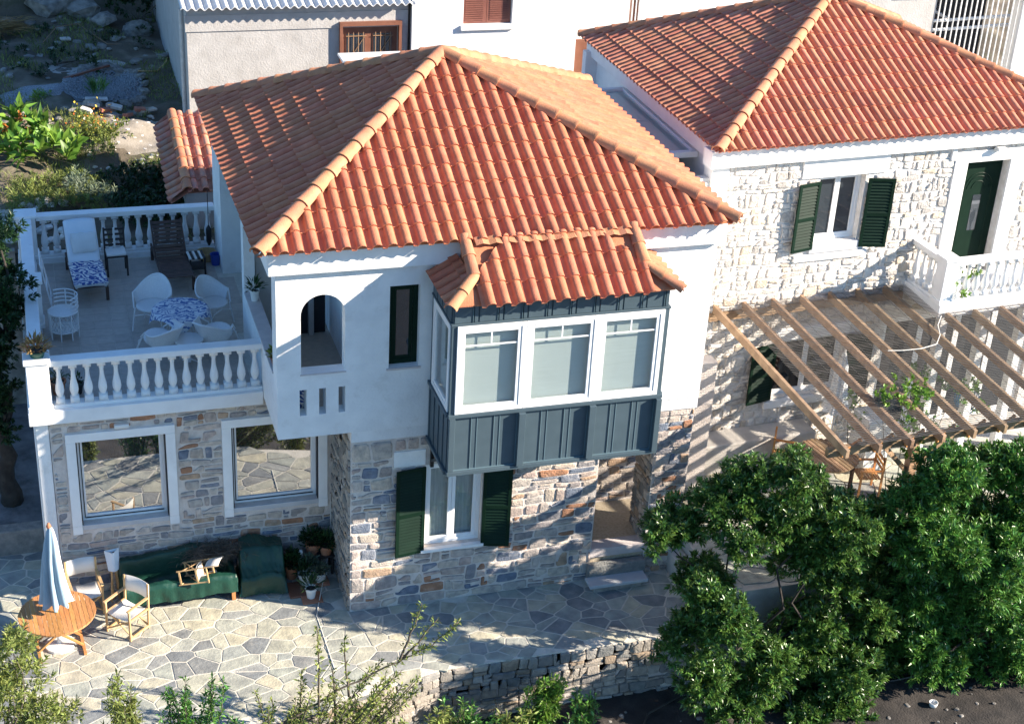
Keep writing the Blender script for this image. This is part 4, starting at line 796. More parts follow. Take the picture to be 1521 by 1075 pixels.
for a in (1.12, 1.78):
    fbox(fK, a, a + .56, .4, 2.1, -.10, -.08, 'door_panel', 'door_brown', dk_); fbox(fK, a + .06, a + .50, 2.25, 3.0, -.099, -.09, 'door_pane', 'glass_dark', dk_)
    g = MB()
    for k in range(4): g.tube([(a + .1 + .12 * k, .06, 2.2), (a + .1 + .12 * k, .06, 3.05)], .01, 4)
    for z in (2.3, 2.95): g.tube([(a + .04, .06, z), (a + .54, .06, z)], .012, 4)
    g.tube([(a + .08, .06, 2.3), (a + .5, .06, 2.95)], .01, 4); g.build('grille', 'bar_rust', dk_)
MB().box(.98, 1.05, -.12, .02, .3, 3.35).box(2.42, 2.49, -.12, .02, .3, 3.35).box(1.05, 2.42, -.12, .02, 3.25, 3.35).build('door_frame', 'door_brown', dk_)
MB().tube([(-2.66, .6, 3.6), (-2.66, .6, -.4)], .05, 8).build('downpipe', 'galv', K); MB().tube([(2.68, -.05, 5.6), (2.68, -.05, 1.2)], .03, 6).build('cable_pipe', 'metal_dark', K); B(-2.64, -2.25, -.08, .3, -.6, .75, 'plinth', 'concrete', K, .02)
K2 = thing('white_building', 'white plastered building with a closed brown shutter window behind the main roof', 'building', (6.55, 14.0, 3.78)); K2.scale = (1.035, 1, 1)
mb = MB(); wall(mb, fK, -2.05, 2.15, -.6, 7.5, [(-.78, .46, 3.2, 5.6)], 0, -.3); mb.box(-2.05, -1.8, .3, 8, -.6, 7.5); mb.box(1.9, 2.15, .3, 8, -.6, 7.5); mb.box(-1.8, 1.9, .3, 8, 7.2, 7.5); mb.build('wall', 'plaster_white', K2)
fbox(fK, -.85, .53, 3.08, 3.199, -.2, .09, 'sill', 'plaster_white', K2, .01)
for a in (-.77, -.16):
    s = fbox(fK, a, a + .60, 3.21, 5.59, -.16, -.12, 'shutter', 'shutter_brown', K2); l = MB()
    for k in range(40): l.add(*_bx(fK, a + .07, a + .53, 3.28 + k * .055, 3.31 + k * .055, -.119, -.105))
    stuff(l.build('louvres', 'shutter_brown', s))
aw = tag(MB().box(2.35, 3.9, 12.2, 13.0, 6.62, 6.68).box(2.35, 3.9, 12.1, 12.2, 6.60, 6.74).build('gutter_canopy', 'metal_white', bevel=.01), 'white sheet canopy just above the main roof apex in front of the brown door', 'canopy')
mb = thing('gate', 'brown metal panel gate on a cream base between the white building and the right-hand roof', 'gate', (9.4, 14.2, 4)); B(-.75, 1.4, 0, .1, 1.45, 2.45, 'panel', 'door_brown', mb); B(-.8, 1.4, -.02, .25, 0, 1.40, 'base', 'mortar_wash', mb)
rl = thing('railing', 'white metal railing above the brown panel gate', 'railing', (9.6, 14.6, 6.6)); g = MB()
for k in range(22): link('bar', g.mesh('x'), 'metal_white', rl) if False else B(-.9 + k * .10, -.87 + k * .10, 0, .03, 0, 1.5, 'bar', 'metal_white', rl)
for z in (.0, .75, 1.5): B(-.95, 1.4, -.01, .04, z, z + .05, 'rail', 'metal_white', rl)
B(.9, 1.1, .05, .25, -.4, 1.7, 'post', 'door_brown', rl)
K4 = thing('white_building', 'white building with a dark barred opening at the top right corner', 'building', (19.6, 12.5, 4)); B(-5, -1.35, 0, .3, -1, 4.6, 'wall', 'render_grey', K4); B(1.25, 1.75, -.1, .4, -1, 4.6, 'pillar', 'plaster_white', K4, .01); B(-1.35, 1.25, 1.6, 1.8, -1, 4.6, 'room_back', 'dark_in', K4); B(1.75, 5, .2, .5, -1, 4.6, 'wall', 'room', K4); B(-1.6, 1.8, -.5, 1.6, 4.3, 4.45, 'canopy', 'render_grey', K4)
for k in range(16): B(-1.28 + k * .16, -1.25 + k * .16, -.05, -.02, -.5, 4.2, 'window_bar', 'metal_white' if k % 3 else 'galv', K4)
K3 = thing('white_building', 'long white building behind the apex of the right-hand tiled roof', 'building', (15, 17.5, 4)); B(-5.5, 2.6, 0, 6, -1, 5.5, 'wall', 'plaster_white', K3); B(5.3, 6.6, 0, 1.2, -1, 5.5, 'pillar', 'plaster_white', K3, .01); B(2.6, 5.3, 1.6, 1.8, -1, 5.5, 'dark_opening', 'dark_in', K3); B(2.6, 5.3, 0, 1.5, 3.2, 3.6, 'lintel', 'plaster_white', K3)
for k in range(17): B(2.7 + k * .155, 2.74 + k * .155, -.4, -.36, -.8, 2.9, 'window_bar', 'metal_white', K3)
pf = thing('pipe_frame', 'white metal pipe frame projecting above the right-hand roof hip', 'frame', (19.5, 13.2, 6.5)); p = MB()
for (a, b) in (((-4, 0, .35), (2.5, 0, .55)), ((-4, 1.5, .55), (2.5, 1.5, .75)), ((-2.6, 0, .4), (-2.6, 3, .4)), ((-.3, 0, .45), (-.3, 3, .6)), ((-1.6, 0, -2.0), (-1.6, 0, 1.2)), ((-4, 0, .1), (2.5, 0, .3))): p.tube([a, b], .045, 6)
p.build('pipe', 'metal_white', pf)
# lean-to with old tiles beyond the terrace
LT = thing('lean_to', 'small low shed with weathered old red roof tiles beside the terrace rail', 'shed', (-1.42, 8.95, 4)); B(-.35, .95, .15, 2.6, -.3, .85, 'wall', 'render_grey', LT)
lt = Roof(LT, 'tile_old', .23, .40, 298); a, b = V(-.30, 0, .95), V(.95, 0, .95); c, d = V(.95, 2.9, 1.75), V(-.30, 2.9, 1.75)
lt.slope(a, b, [a, b, c, d], seed=21); e, f = V(-.68, 2.9, 1.45), V(-.68, 0, .72); lt.slope(e, f, [e, f, a, d], seed=22); lt.done(); caps(LT, a, d, cap_mesh(.12, .40), .40)
mb = MB(); mb.add([a - dz, b - dz, c - dz, d - dz, e - dz, f - dz], [(0, 1, 2, 3), (5, 0, 3, 4)]); mb.build('roof_deck', 'tile_old', LT)

# ================================================================== things on the patio
def director_chair(loc, rz, label, m='wood_pale', fab='canvas', parts_only=False):
    t = thing('director_chair', label, 'chair', loc, rz, 'folding director chairs on the patio'); w, d = .27, .24      # faces -y
    for sx in (-1, 1):
        MB().beam((sx * w, -d, .0), (sx * w, -d, .64), .035, .03).build('post', m, t); MB().beam((sx * w, d, .0), (sx * w, d + .04, .93), .035, .03).build('post', m, t)
        MB().beam((sx * w, -d - .04, .655), (sx * w, d + .03, .655), .055, .025).build('arm', m, t, bevel=.004); MB().beam((sx * w, -d, .05), (sx * w, d, .05), .03, .035).build('runner', m, t); MB().beam((sx * w, -d, .42), (sx * w, d, .42), .03, .035).build('seat_rail', m, t)
    for y in (-d + .03, d - .03):
        MB().beam((-w, y, .06), (w, y, .41), .03, .02).build('leg', m, t); MB().beam((w, y + .022, .06), (-w, y + .022, .41), .03, .02).build('leg', m, t)
    mb = MB(); n = 8
    for k in range(n + 1):
        x = -w + 2 * w * k / n; z = .435 - .035 * math.sin(math.pi * k / n); mb.v += [(x, -d, z), (x, d, z)]
    mb.f += [(2 * k, 2 * k + 2, 2 * k + 3, 2 * k + 1) for k in range(n)]; o = mb.build('seat', fab, t, smooth=True, fix=False); s = o.modifiers.new('thick', 'SOLIDIFY'); s.thickness = .008
    mb = MB()
    for k in range(n + 1):
        x = -w - .02 + (2 * w + .04) * k / n; y = d + .02 + .05 * math.sin(math.pi * k / n); mb.v += [(x, y - .01, .62), (x, y + .02, .93)]
    mb.f += [(2 * k, 2 * k + 2, 2 * k + 3, 2 * k + 1) for k in range(n)]; o = mb.build('backrest', fab, t, smooth=True, fix=False); s = o.modifiers.new('thick', 'SOLIDIFY'); s.thickness = .008
    return t
director_chair((-3.98, .36, .0), R_(-46), 'canvas director chair in full sun, turned towards the round wooden table')
director_chair((-4.66, 1.12, .0), R_(8), 'canvas director chair behind the round table, against the stone wall')
# folded chair propped against the wall
fc = thing('folded_chair', 'folded director chair standing upright beside the green sofa cover', 'chair', (-4.12, 1.40, 0), R_(10), 'folding director chairs on the patio')
for s in (-1, 1):
    MB().beam((s * .05, -.05, 0), (s * .03, .08, .95), .03, .04).build('post', 'wood_pale', fc); MB().beam((s * .10, -.12, .0), (s * .02, .02, .7), .03, .03).build('leg', 'wood_pale', fc)
MB().add([(-.10, -.02, .62), (.10, -.02, .62), (.14, .10, 1.0), (-.13, .10, 1.0), (-.02, -.08, .62), (.02, -.08, .62), (.02, .0, .98), (-.02, .0, .98)], [(0, 4, 7, 3), (4, 5, 6, 7), (5, 1, 2, 6), (0, 3, 2, 1)]).build('canvas_seat', 'canvas_white', fc)
# round slatted table
rt = thing('round_table', 'round slatted wooden garden table with a closed blue parasol through it', 'table', (-5.17, .16, 0), R_(5))
n = 17; r = .66
for k in range(n):
    x0 = -r + 2 * r * k / n + .003; x1 = -r + 2 * r * (k + 1) / n - .003; h0 = math.sqrt(max(.01, r * r - x0 * x0)); h1_ = math.sqrt(max(.01, r * r - x1 * x1))
    mb = MB(); ys = ((x0, h0), (x1, h1_))
    mb.prism([(x0, -h0), (x1, -h1_), (x1, h1_), (x0, h0)], frame((0, 0, .72), (1, 0, 0), (0, 1, 0)), -.022, 0); mb.build('slat', 'wood_orange', rt, bevel=.003)
rim = MB(); rim.tube([((r - .02) * math.cos(a), (r - .02) * math.sin(a), .69) for a in np.linspace(0, 2 * math.pi, 33)[:-1]], .018, 6, closed=True); rim.build('rim', 'wood_orange', rt)
for y in (-.15, .15):
    MB().beam((-.36, y, .68), (.40, y, .02), .05, .03).build('leg', 'wood_orange', rt); MB().beam((.36, y + .035, .68), (-.40, y + .035, .02), .05, .03).build('leg', 'wood_orange', rt)
for x in (-.38, .38): MB().beam((x, -.42, .03), (x, .42, .03), .05, .04).build('foot', 'wood_orange', rt)
MB().beam((0, -.17, .34), (0, .2, .34), .05, .04).build('stretcher', 'wood_orange', rt)
# closed parasol
ps = thing('parasol', 'closed pale blue parasol standing through the round wooden table', 'parasol', (-5.17, .16, 0))
MB().tube([(0, 0, .1), (0, 0, 2.52)], .02, 8).build('pole', 'wood_pale', ps); mb = MB(); n = 48; rows = [(.03, 2.50), (.06, 2.42), (.10, 2.2), (.13, 1.85), (.16, 1.45), (.20, 1.12), (.235, .96)]
for (rr, z) in rows:
    for j in range(n):
        a = 2 * math.pi * j / n; f = 1 + .30 * math.cos(8 * a + z * .8) * min(1, (2.6 - z)); mb.v.append((rr * f * math.cos(a) + .02 * math.sin(z * 3), rr * f * math.sin(a), z - (.03 * math.cos(8 * a) if z < 1 else 0)))
mb.f += [(i * n + j, i * n + (j + 1) % n, (i + 1) * n + (j + 1) % n, (i + 1) * n + j) for i in range(len(rows) - 1) for j in range(n)]; o = mb.build('canopy', 'canvas_blue', ps, smooth=True)
pan = MB(); k0 = 0
for (rr, z) in rows:
    for j in range(7):
        a = -.9 + .9 * j / 6; f = 1.03 + .30 * math.cos(8 * a + z * .8) * min(1, (2.6 - z)); pan.v.append((rr * f * math.cos(a) + .02 * math.sin(z * 3), rr * f * math.sin(a), z))
pan.f += [(i * 7 + j, i * 7 + j + 1, (i + 1) * 7 + j + 1, (i + 1) * 7 + j) for i in range(len(rows) - 1) for j in range(6)]; pan.build('canopy_panel', 'canvas_white', ps, smooth=True)
MB().lathe([(.03, 0), (.045, .03), (.02, .10)], (0, 0, 2.48)).build('finial', 'terracotta', ps, smooth=True); MB().lathe([(.26, 0), (.26, .05), (.05, .08), (.03, .25)], (0, 0, .0)).build('base', 'pot_white', ps)
# covered sofa
from mathutils import noise as mn
def cover(name, label, loc, rz, w, d, hf, m, nx=64, ny=44, hem=.16, wr=.018, cat='cover'):
    t = thing(name, label, cat, loc, rz); mb = MB(); NX, NY = nx + 8, ny + 8
    for j in range(NY + 1):
        for i in range(NX + 1):
            a = (i - 4) / nx; b = (j - 4) / ny; ca, cb = min(1, max(0, a)), min(1, max(0, b)); drop = max(abs(a - ca) * nx, abs(b - cb) * ny) / 4
            x, y = (ca - .5) * w, (cb - .5) * d; h = hf(ca, cb); z = h * (1 - drop) + hem * drop
            nv = mn.noise(Vector((x * 3 + loc[0], y * 2.2, z * 1.6))) + .45 * abs(mn.noise(Vector((x * 9 + y * 5, y * 3 + loc[0], z * 2.2)))) * 2; nd = mn.noise(Vector((x * 7, z * 3, y * 7))) * .05 * drop
            ox = (1 if a > 1 else -1 if a < 0 else 0) * (.02 + drop * .03 + nd); oy = (1 if b > 1 else -1 if b < 0 else 0) * (.02 + drop * .03 + nd)
            mb.v.append((x + ox, y + oy, max(.015, z + wr * nv * (1.4 if drop == 0 else .8))))
    mb.f += [(j * (NX + 1) + i, j * (NX + 1) + i + 1, (j + 1) * (NX + 1) + i + 1, (j + 1) * (NX + 1) + i) for j in range(NY) for i in range(NX)]; mb.build('tarpaulin', m, t, smooth=True); return t
ss = lambda a, b, x: (lambda t: t * t * (3 - 2 * t))(min(1, max(0, (x - a) / (b - a))))
def sofa_h(a, b):
    seat = .34 + .05 * math.sin(a * 9) * math.sin(b * 5) if b > .14 else .56; seat = seat - (.08 if b > .14 else 0); back_ = .84 * ss(.66, .84, b) * (1 - .10 * abs(2 * a - 1) ** 3); arm = .70 * max(1 - ss(.03, .10, a), ss(.90, .97, a)); return max(seat, back_ * (1 - .04 * math.sin(a * 6)), arm * (1 - .25 * ss(0, .3, 1 - b)), .50 * (1 - ss(0, .05, b)) * .9)
sf = cover('covered_sofa', 'garden sofa under a dark green tarpaulin with chairs lying on its seat', (-2.98, 1.18, 0), R_(2), 2.02, .74, sofa_h, 'tarp', hem=.20, wr=.032, cat='sofa')
for x in (-.95, .95):
    for y in (-.36, .34): B(x - .035, x + .035, y - .03, y + .03, 0, .30, 'leg', 'wood_orange', sf)
cover('covered_chair', 'armchair fully wrapped in a dark green tarpaulin beside the covered sofa', (-1.44, 1.20, 0), R_(-4), .78, .68, lambda a, b: (.56 + .34 * ss(.15, .5, b)) * (1 - .12 * abs(a - .5)) - .10 * (1 - ss(0, .2, b)), 'tarp', nx=40, ny=34, hem=.04, wr=.05, cat='armchair')
lc = director_chair((-2.95, 1.02, .60), 0, 'folding chair lying on its side on the green covered sofa'); lc.rotation_euler = (R_(78), R_(12), R_(70)); lc.scale = (.80, .55, .85)
cu = cover('cushion', 'white cushion lying on the right of the green covered sofa', (-2.45, 1.02, .44), R_(12), .34, .22, lambda a, b: .05, 'canvas', nx=10, ny=8, hem=.01, wr=.01, cat='cushion')
rg = np.random.RandomState(3); P = rg.randn(1500, 3) * [.24, .12, .07] + [-2.25, 1.35, .78]; D = rg.randn(1500, 3) * [1, .6, .35]
tag(leaf_mesh('brushwood', P, D, .22, .012, 'bark', None), 'bundle of dry dark brushwood on the right back of the covered sofa', 'brushwood')
# pots beside the pier
def pot(loc, r, h, m, label, leafm, ln, wd, n, spread=.7, upd=1.0, seed=0, kind='pot_plant', group='flower pots in the corner beside the pier', rad=None, hh=None, flower=None):
    t = thing('potted_plant', label, 'pot plant', loc, random.random() * 6, group); MB().lathe([(r * .68, 0), (r * .95, h * .86), (r * 1.08, h * .86), (r * 1.08, h), (r * .9, h), (r * .85, h * .88)], n=16, cap=False).build('pot', m, t, smooth=False); MB().lathe([(r * .9, h * .85), (.002, h * .87)], n=12, cap=False).build('soil', 'soil', t)
    rg = np.random.RandomState(seed); q = rg.randn(n, 3); q /= np.linalg.norm(q, axis=1, keepdims=True); q[:, 2] = abs(q[:, 2]); R2 = rad or r * 1.1; hh = hh or r * 1.2
    P = np.array([[0, 0, h]]) + q * rg.rand(n, 1) ** .5 * [[R2, R2, hh]]; D = q * [[spread, spread, spread]] + [[0, 0, upd * .6]]; leaf_mesh('foliage', P, D, ln, wd, leafm, t, seed=seed)
    if flower: leaf_mesh('flower', P[::9] + [[0, 0, .02]], D[::9] + rg.randn(len(P[::9]), 3) * .6, .035, .035, flower, t, seed=seed)
    return t
tag(B(-.80, -.42, .38, .72, .0, .035, 'brick_slab', 'brick', None, .005), 'terracotta slab under the front white pot of aloe', 'slab'); tag(B(-.52, -.2, .88, 1.18, .0, .05, 'brick_slab', 'brick', None, .005), 'terracotta slab under the pot left of the pier', 'slab'); tag(B(-1.0, -.66, .62, 1.1, .0, .04, 'brick_slab', 'door_brown', None, .005), 'dark brown slab on the ground right of the covered armchair', 'slab')
pot((-.62, .56, .036), .11, .22, 'pot_white', 'front white pot of spiky aloe on a terracotta slab', 'leaf_dark', .26, .03, 60, .8, .5, 1)
pot((-.66, 1.02, .0), .12, .26, 'pot_white', 'white pot of aloe behind the foremost white pot', 'leaf_dark', .2, .035, 80, .9, .8, 2); pot((-.36, 1.02, .051), .13, .20, 'pot_white', 'white pot with a grey-green leafy plant left of the pier', 'leaf_grey', .10, .04, 130, 1, .6, 3)
pot((-.86, 1.30, .0), .13, .30, 'terracotta', 'dark terracotta pot with a bushy plant near the covered armchair', 'leaf_dark', .12, .05, 260, 1, .6, 4, rad=.2, hh=.3)
st = tag(MB().box(-.36, -.04, 1.22, 1.6, .40, .44).box(-.34, -.30, 1.24, 1.28, 0, .4).box(-.10, -.06, 1.24, 1.28, 0, .4).box(-.34, -.30, 1.54, 1.58, 0, .4).box(-.10, -.06, 1.54, 1.58, 0, .4).build('plant_stand', 'wood_black'), 'low dark plant stand in the corner between wall and pier', 'plant stand')
pot((-.19, 1.33, .441), .14, .20, 'terracotta', 'orange terracotta bowl with trailing leaves on the plant stand', 'leaf_dark', .12, .03, 260, 1, .2, 5, rad=.2, hh=.25); pot((-.42, 1.48, .0), .13, .62, 'terracotta', 'tall terracotta pot with a round bush in the wall corner', 'leaf_dark', .09, .04, 420, 1, .7, 6, rad=.24, hh=.3)
pot((-.50, 1.26, .0), .11, .30, 'pot_white', 'small white pot with white-edged leaves in the middle of the pots', 'leaf_grey', .12, .05, 150, 1, .6, 7, flower='canvas')
tag(MB().lathe([(.04, 0), (.045, .22), (.03, .24), (.03, .28)], (-.67, 1.34, .3)).build('spray_bottle', 'pot_white', smooth=True), 'white bottle standing among the dark pot plants', 'bottle')
tag(MB().tube([(-.05, 1.60, 1.6), (-.06, 1.55, 1.1), (-.05, 1.58, .5), (-.5, .40, .02), (-.62, .0, .01), (-.60, -1.6, .01)], .008, 5).build('cable', 'cord'), 'thin pale cable running down the wall and across the patio', 'cable')

# ================================================================== things on the roof terrace
TZ = 3.869
def lounger(loc, rz, label, m, back=R_(38), blen=.78, cushion=False):
    t = thing('sun_lounger', label, 'sun lounger', loc, rz); w = .31; L1 = 1.15      # head towards +y
    for s in (-1, 1):
        MB().beam((s * w, -L1, .30), (s * w, .75, .30), .035, .06).build('side_rail', m, t); MB().beam((s * w, 0, .33), (s * w, blen * math.cos(back), .33 + blen * math.sin(back)), .035, .045).build('back_rail', m, t)
        for y in (-L1 + .12, .62): B(s * w - .03, s * w + .03, y - .03, y + .03, 0, .27, 'leg', m, t)
    n = 15
    for k in range(n):
        y = -L1 + .04 + (L1 - .04) * k / n; B(-w + .02, w - .02, y, y + .058, .325, .345, 'slat', m, t)
    for k in range(9):
        s0 = .03 + (blen - .03) * k / 9; a = V(0, s0 * math.cos(back), .355 + s0 * math.sin(back)); MB().beam(a + V(-w + .02, 0, 0), a + V(w - .02, 0, 0), .07 if not cushion else .06, .018, (0, -math.sin(back), math.cos(back))).build('back_slat', m, t)
    MB().beam((-w, .55, .30), (w, .55, .30), .03, .05).build('prop_bar', m, t)
    for s in (-1, 1): MB().beam((s * .22, .60, .30), (s * .22, blen * .8 * math.cos(back), .33 + blen * .8 * math.sin(back)), .025, .03).build('prop', m, t)
    return t
lounger((-4.04, 7.12, TZ), R_(3), 'dark wooden sun lounger with a white mattress and blue patterned towel', 'wood_dark', R_(42), .95)
lounger((-2.30, 7.30, TZ), R_(2), 'bare brown slatted sun lounger with its back raised against the rear rail', 'wood_dark', R_(46), .82)
def pad(name, label, cat, loc, rz, w, y0, y1, z, th, m, back=None, blen=0):
    t = thing(name, label, cat, loc, rz); mb = MB(); prof = [(y0, z), (y1, z)] if back is None else [(y0, z), (y1, z), (y1 + blen * math.cos(back), z + blen * math.sin(back))]
    pts = []
    for (a, b) in zip(prof, prof[1:]):
        for k in range(8): pts.append((a[0] + (b[0] - a[0]) * k / 8, a[1] + (b[1] - a[1]) * k / 8))
    pts.append(prof[-1]); nx = 10
    for (y, zz) in pts:
        for i in range(nx + 1):
            x = -w / 2 + w * i / nx; e = math.sin(math.pi * i / nx) ** .4 if 0 < i < nx else 0; mb.v.append((x, y, zz + th * (.35 + .65 * e) + .006 * mn.noise(Vector((x * 9, y * 9, 1)))))
    q = len(pts); mb.f += [(j * (nx + 1) + i, j * (nx + 1) + i + 1, (j + 1) * (nx + 1) + i + 1, (j + 1) * (nx + 1) + i) for j in range(q - 1) for i in range(nx)]; o = mb.build('fabric', m, t, smooth=True); s = o.modifiers.new('t', 'SOLIDIFY'); s.thickness = th * .8; s.offset = -1; return t
pad('mattress', 'white mattress on the left sun lounger', 'mattress', (-4.04, 7.12, TZ), R_(3), .64, -1.12, 0, .35, .07, 'canvas_white', R_(42), .98)
pad('towel', 'blue and white patterned towel spread over the left lounger seat', 'towel', (-4.04, 7.12, TZ), R_(3), .67, -1.17, -.02, .425, .012, 'towel_blue')
pl = cover('pillow', 'cream cushion with a coral print on the left lounger back', (-4.0, 7.42, TZ + .70), 0, .42, .34, lambda a, b: .07 * (math.sin(math.pi * (.1 + .8 * a)) * math.sin(math.pi * (.1 + .8 * b))) ** .4, 'canvas', nx=10, ny=10, hem=.0, wr=.004, cat='cushion'); pl.rotation_euler = (R_(42), 0, R_(3))
def slat_chair(loc, rz, label):
    t = thing('wooden_chair', label, 'chair', loc, rz)
    for s in (-1, 1):
        B(s * .2 - .018, s * .2 + .018, -.2, -.165, 0, .44, 'leg', 'wood_black', t); MB().beam((s * .2, .19, 0), (s * .2, .25, .92), .035, .035).build('leg', 'wood_black', t)
        MB().beam((s * .2, -.18, .2), (s * .2, .2, .2), .02, .025).build('stretcher', 'wood_black', t)
    for k in range(4): MB().beam((-.2, .21 + .01 * k, .55 + .11 * k), (.2, .21 + .01 * k, .55 + .11 * k), .018, .045).build('ladder_rung', 'wood_black', t)
    B(-.21, .21, -.2, .2, .42, .445, 'seat', 'wood_black', t); B(-.02, .02, .195, .215, .5, .92, 'splat', 'canvas', t); o = B(-.20, .20, -.19, .18, .446, .50, 'seat_pad', 'canvas', t, .02); return t
slat_chair((-3.40, 7.38, TZ), R_(2), 'black ladder-back wooden chair with a white pad between the two loungers')
def tub_chair(loc, rz, label):
    t = thing('rattan_chair', label, 'chair', loc, rz, 'white rattan tub chairs round the patterned table')     # opens towards -y
    mb = MB(); n = 26; rows = 7
    for k in range(rows + 1):
        f = k / rows
        for j in range(n + 1):
            a = math.pi * (-.08 + 1.16 * j / n); side = abs(math.cos(a)); top = .86 - .24 * side ** 2.2; r = .27 + .06 * f; z = .40 + (top - .40) * f; mb.v.append((r * math.cos(a) * 1.02, r * math.sin(a) * .9 + .02 + .06 * f * (1 - side), z))
    mb.f += [(k * (n + 1) + j, k * (n + 1) + j + 1, (k + 1) * (n + 1) + j + 1, (k + 1) * (n + 1) + j) for k in range(rows) for j in range(n)]
    o = mb.build('back_shell', 'rattan', t, smooth=True); s = o.modifiers.new('t', 'SOLIDIFY'); s.thickness = .014
    topv = mb.v[-(n + 1):]; MB().tube([tuple(p) for p in topv] , .018, 6).build('rim', 'rattan', t, smooth=True)
    MB().lathe([(.0, .40), (.24, .385), (.275, .40), (.275, .43), (.24, .43), (.0, .415)], n=20, cap=False).build('seat', 'rattan', t, smooth=True)
    for (sx, sy) in ((-1, -1), (1, -1), (-1, 1), (1, 1)): MB().tube([(sx * .24, sy * .18, .42), (sx * .27, sy * .27, .0)], .014, 6).build('leg', 'rattan', t)
    for s in (-1, 1): MB().tube([(s * .26, -.21, .12), (s * .22, -.26, .3), (0, -.25, .36), (-s * .22, -.26, .3)][:3], .009, 5).build('brace', 'rattan', t); MB().tube([topv[0] if s > 0 else topv[-1], (s * .25, -.20, .42)], .014, 6).build('arm_post', 'rattan', t)
    return t
tc = tub_chair((-2.92, 4.72, TZ), R_(-28), 'white rattan tub chair behind the table, left of the pair, near the loungers')
dup(tc, (-1.74, 4.72, TZ), R_(32), 'white rattan tub chair behind the table on the side of the plaster wall')
c3 = dup(tc, (-2.98, 3.20, TZ + .22), R_(-150), 'white rattan tub chair tilted forward at the front left of the table'); c3.rotation_euler = (R_(-14), 0, R_(-142)); c3.location = (-2.98, 3.30, TZ + .04); c3.scale = (1.12, 1.12, 1.12)
c4 = dup(tc, (-1.9, 3.15, TZ), R_(150), 'white rattan tub chair tilted forward at the front right of the table'); c4.rotation_euler = (R_(-14), 0, R_(142)); c4.location = (-1.82, 3.34, TZ + .04); c4.scale = (1.12, 1.12, 1.12)
tc.scale = (1.1, 1.1, 1.1)
tt = thing('dining_table', 'white metal terrace table under a blue and white leaf-print cloth', 'table', (-2.46, 3.92, TZ)); MB().lathe([(.51, .70), (.51, .715)], n=28).build('table_top', 'metal_white', tt)
for k in range(4): a = k * math.pi / 2 + .6; MB().tube([(.32 * math.cos(a), .32 * math.sin(a), .7), (.36 * math.cos(a), .36 * math.sin(a), 0)], .014, 6).build('leg', 'metal_white', tt)
tcl = thing('tablecloth', 'blue and white leaf-print cloth hanging in points over the terrace table', 'tablecloth', (-2.46, 3.92, TZ), R_(42)); mb = MB(); n = 28; hw = .58
for j in range(n + 1):
    for i in range(n + 1):
        x, y = -hw + 2 * hw * i / n, -hw + 2 * hw * j / n; rr = math.hypot(x, y); a = math.atan2(y, x); ov = max(0, rr - .52); k = 1 if ov == 0 else (.52 + ov * .25) / rr; mb.v.append((x * k * (1 + .02 * math.sin(9 * a) * (ov > 0)), y * k, .722 - ov * 1.0))
mb.f += [(j * (n + 1) + i, j * (n + 1) + i + 1, (j + 1) * (n + 1) + i + 1, (j + 1) * (n + 1) + i) for j in range(n) for i in range(n)]; o = mb.build('cloth', 'cloth_blue', tcl, smooth=True)
t2 = thing('side_table', 'small round white table behind the front balustrade', 'table', (-2.42, 3.02, TZ)); MB().lathe([(.27, .50), (.275, .515), (.27, .53)], n=26).build('table_top', 'metal_white', t2, smooth=False); MB().lathe([(.03, .05), (.03, .5)], n=8).build('column', 'metal_white', t2)
for k in range(3): a = k * 2.09; MB().tube([(0, 0, .12), (.22 * math.cos(a), .22 * math.sin(a), 0)], .014, 6).build('leg', 'metal_white', t2)
# rattan two-tier trolley with curved back
rc = thing('rattan_trolley', 'white wicker two-tier round shelf with a curved back by the left rail', 'shelf', (-4.58, 4.62, TZ), R_(-60))
for z in (.16, .52): MB().lathe([(.0, z), (.27, z), (.285, z + .015), (.27, z + .03), (.0, z + .02)], n=24, cap=False).build('shelf', 'rattan', rc, smooth=True)
for k in range(8): a = k * math.pi / 4; MB().tube([(.27 * math.cos(a), .27 * math.sin(a), 0), (.28 * math.cos(a), .28 * math.sin(a), .55 if math.sin(a) < .1 else .85)], .013, 6).build('post', 'rattan', rc)
for z in (.62, .70, .78, .86): MB().tube([(.285 * math.cos(a), .285 * math.sin(a), z) for a in np.linspace(.0, math.pi, 15)], .012, 5).build('back_hoop', 'rattan', rc)
lt_ = MB()
for k in range(24): a = k * math.pi / 12; b = a + .5; lt_.tube([(.275 * math.cos(a), .275 * math.sin(a), .19), (.275 * math.cos(b), .275 * math.sin(b), .42)], .006, 4); lt_.tube([(.275 * math.cos(b), .275 * math.sin(b), .19), (.275 * math.cos(a), .275 * math.sin(a), .42)], .006, 4)
stuff(lt_.build('lattice', 'rattan', rc))
fw_ = thing('folding_frame', 'white folding frame leaning against the inside of the left rail', 'frame', (-4.92, 6.05, TZ), 0)
for y in (-.4, .4): MB().tube([(.18, y, 0), (.0, y * .9, 1.05)], .016, 6).build('leg', 'metal_white', fw_)
for z in (.15, .5, .85, 1.04): MB().tube([(.18 - .17 * z, -.4, z), (.18 - .17 * z, .4, z)], .012, 6).build('crossbar', 'metal_white', fw_)
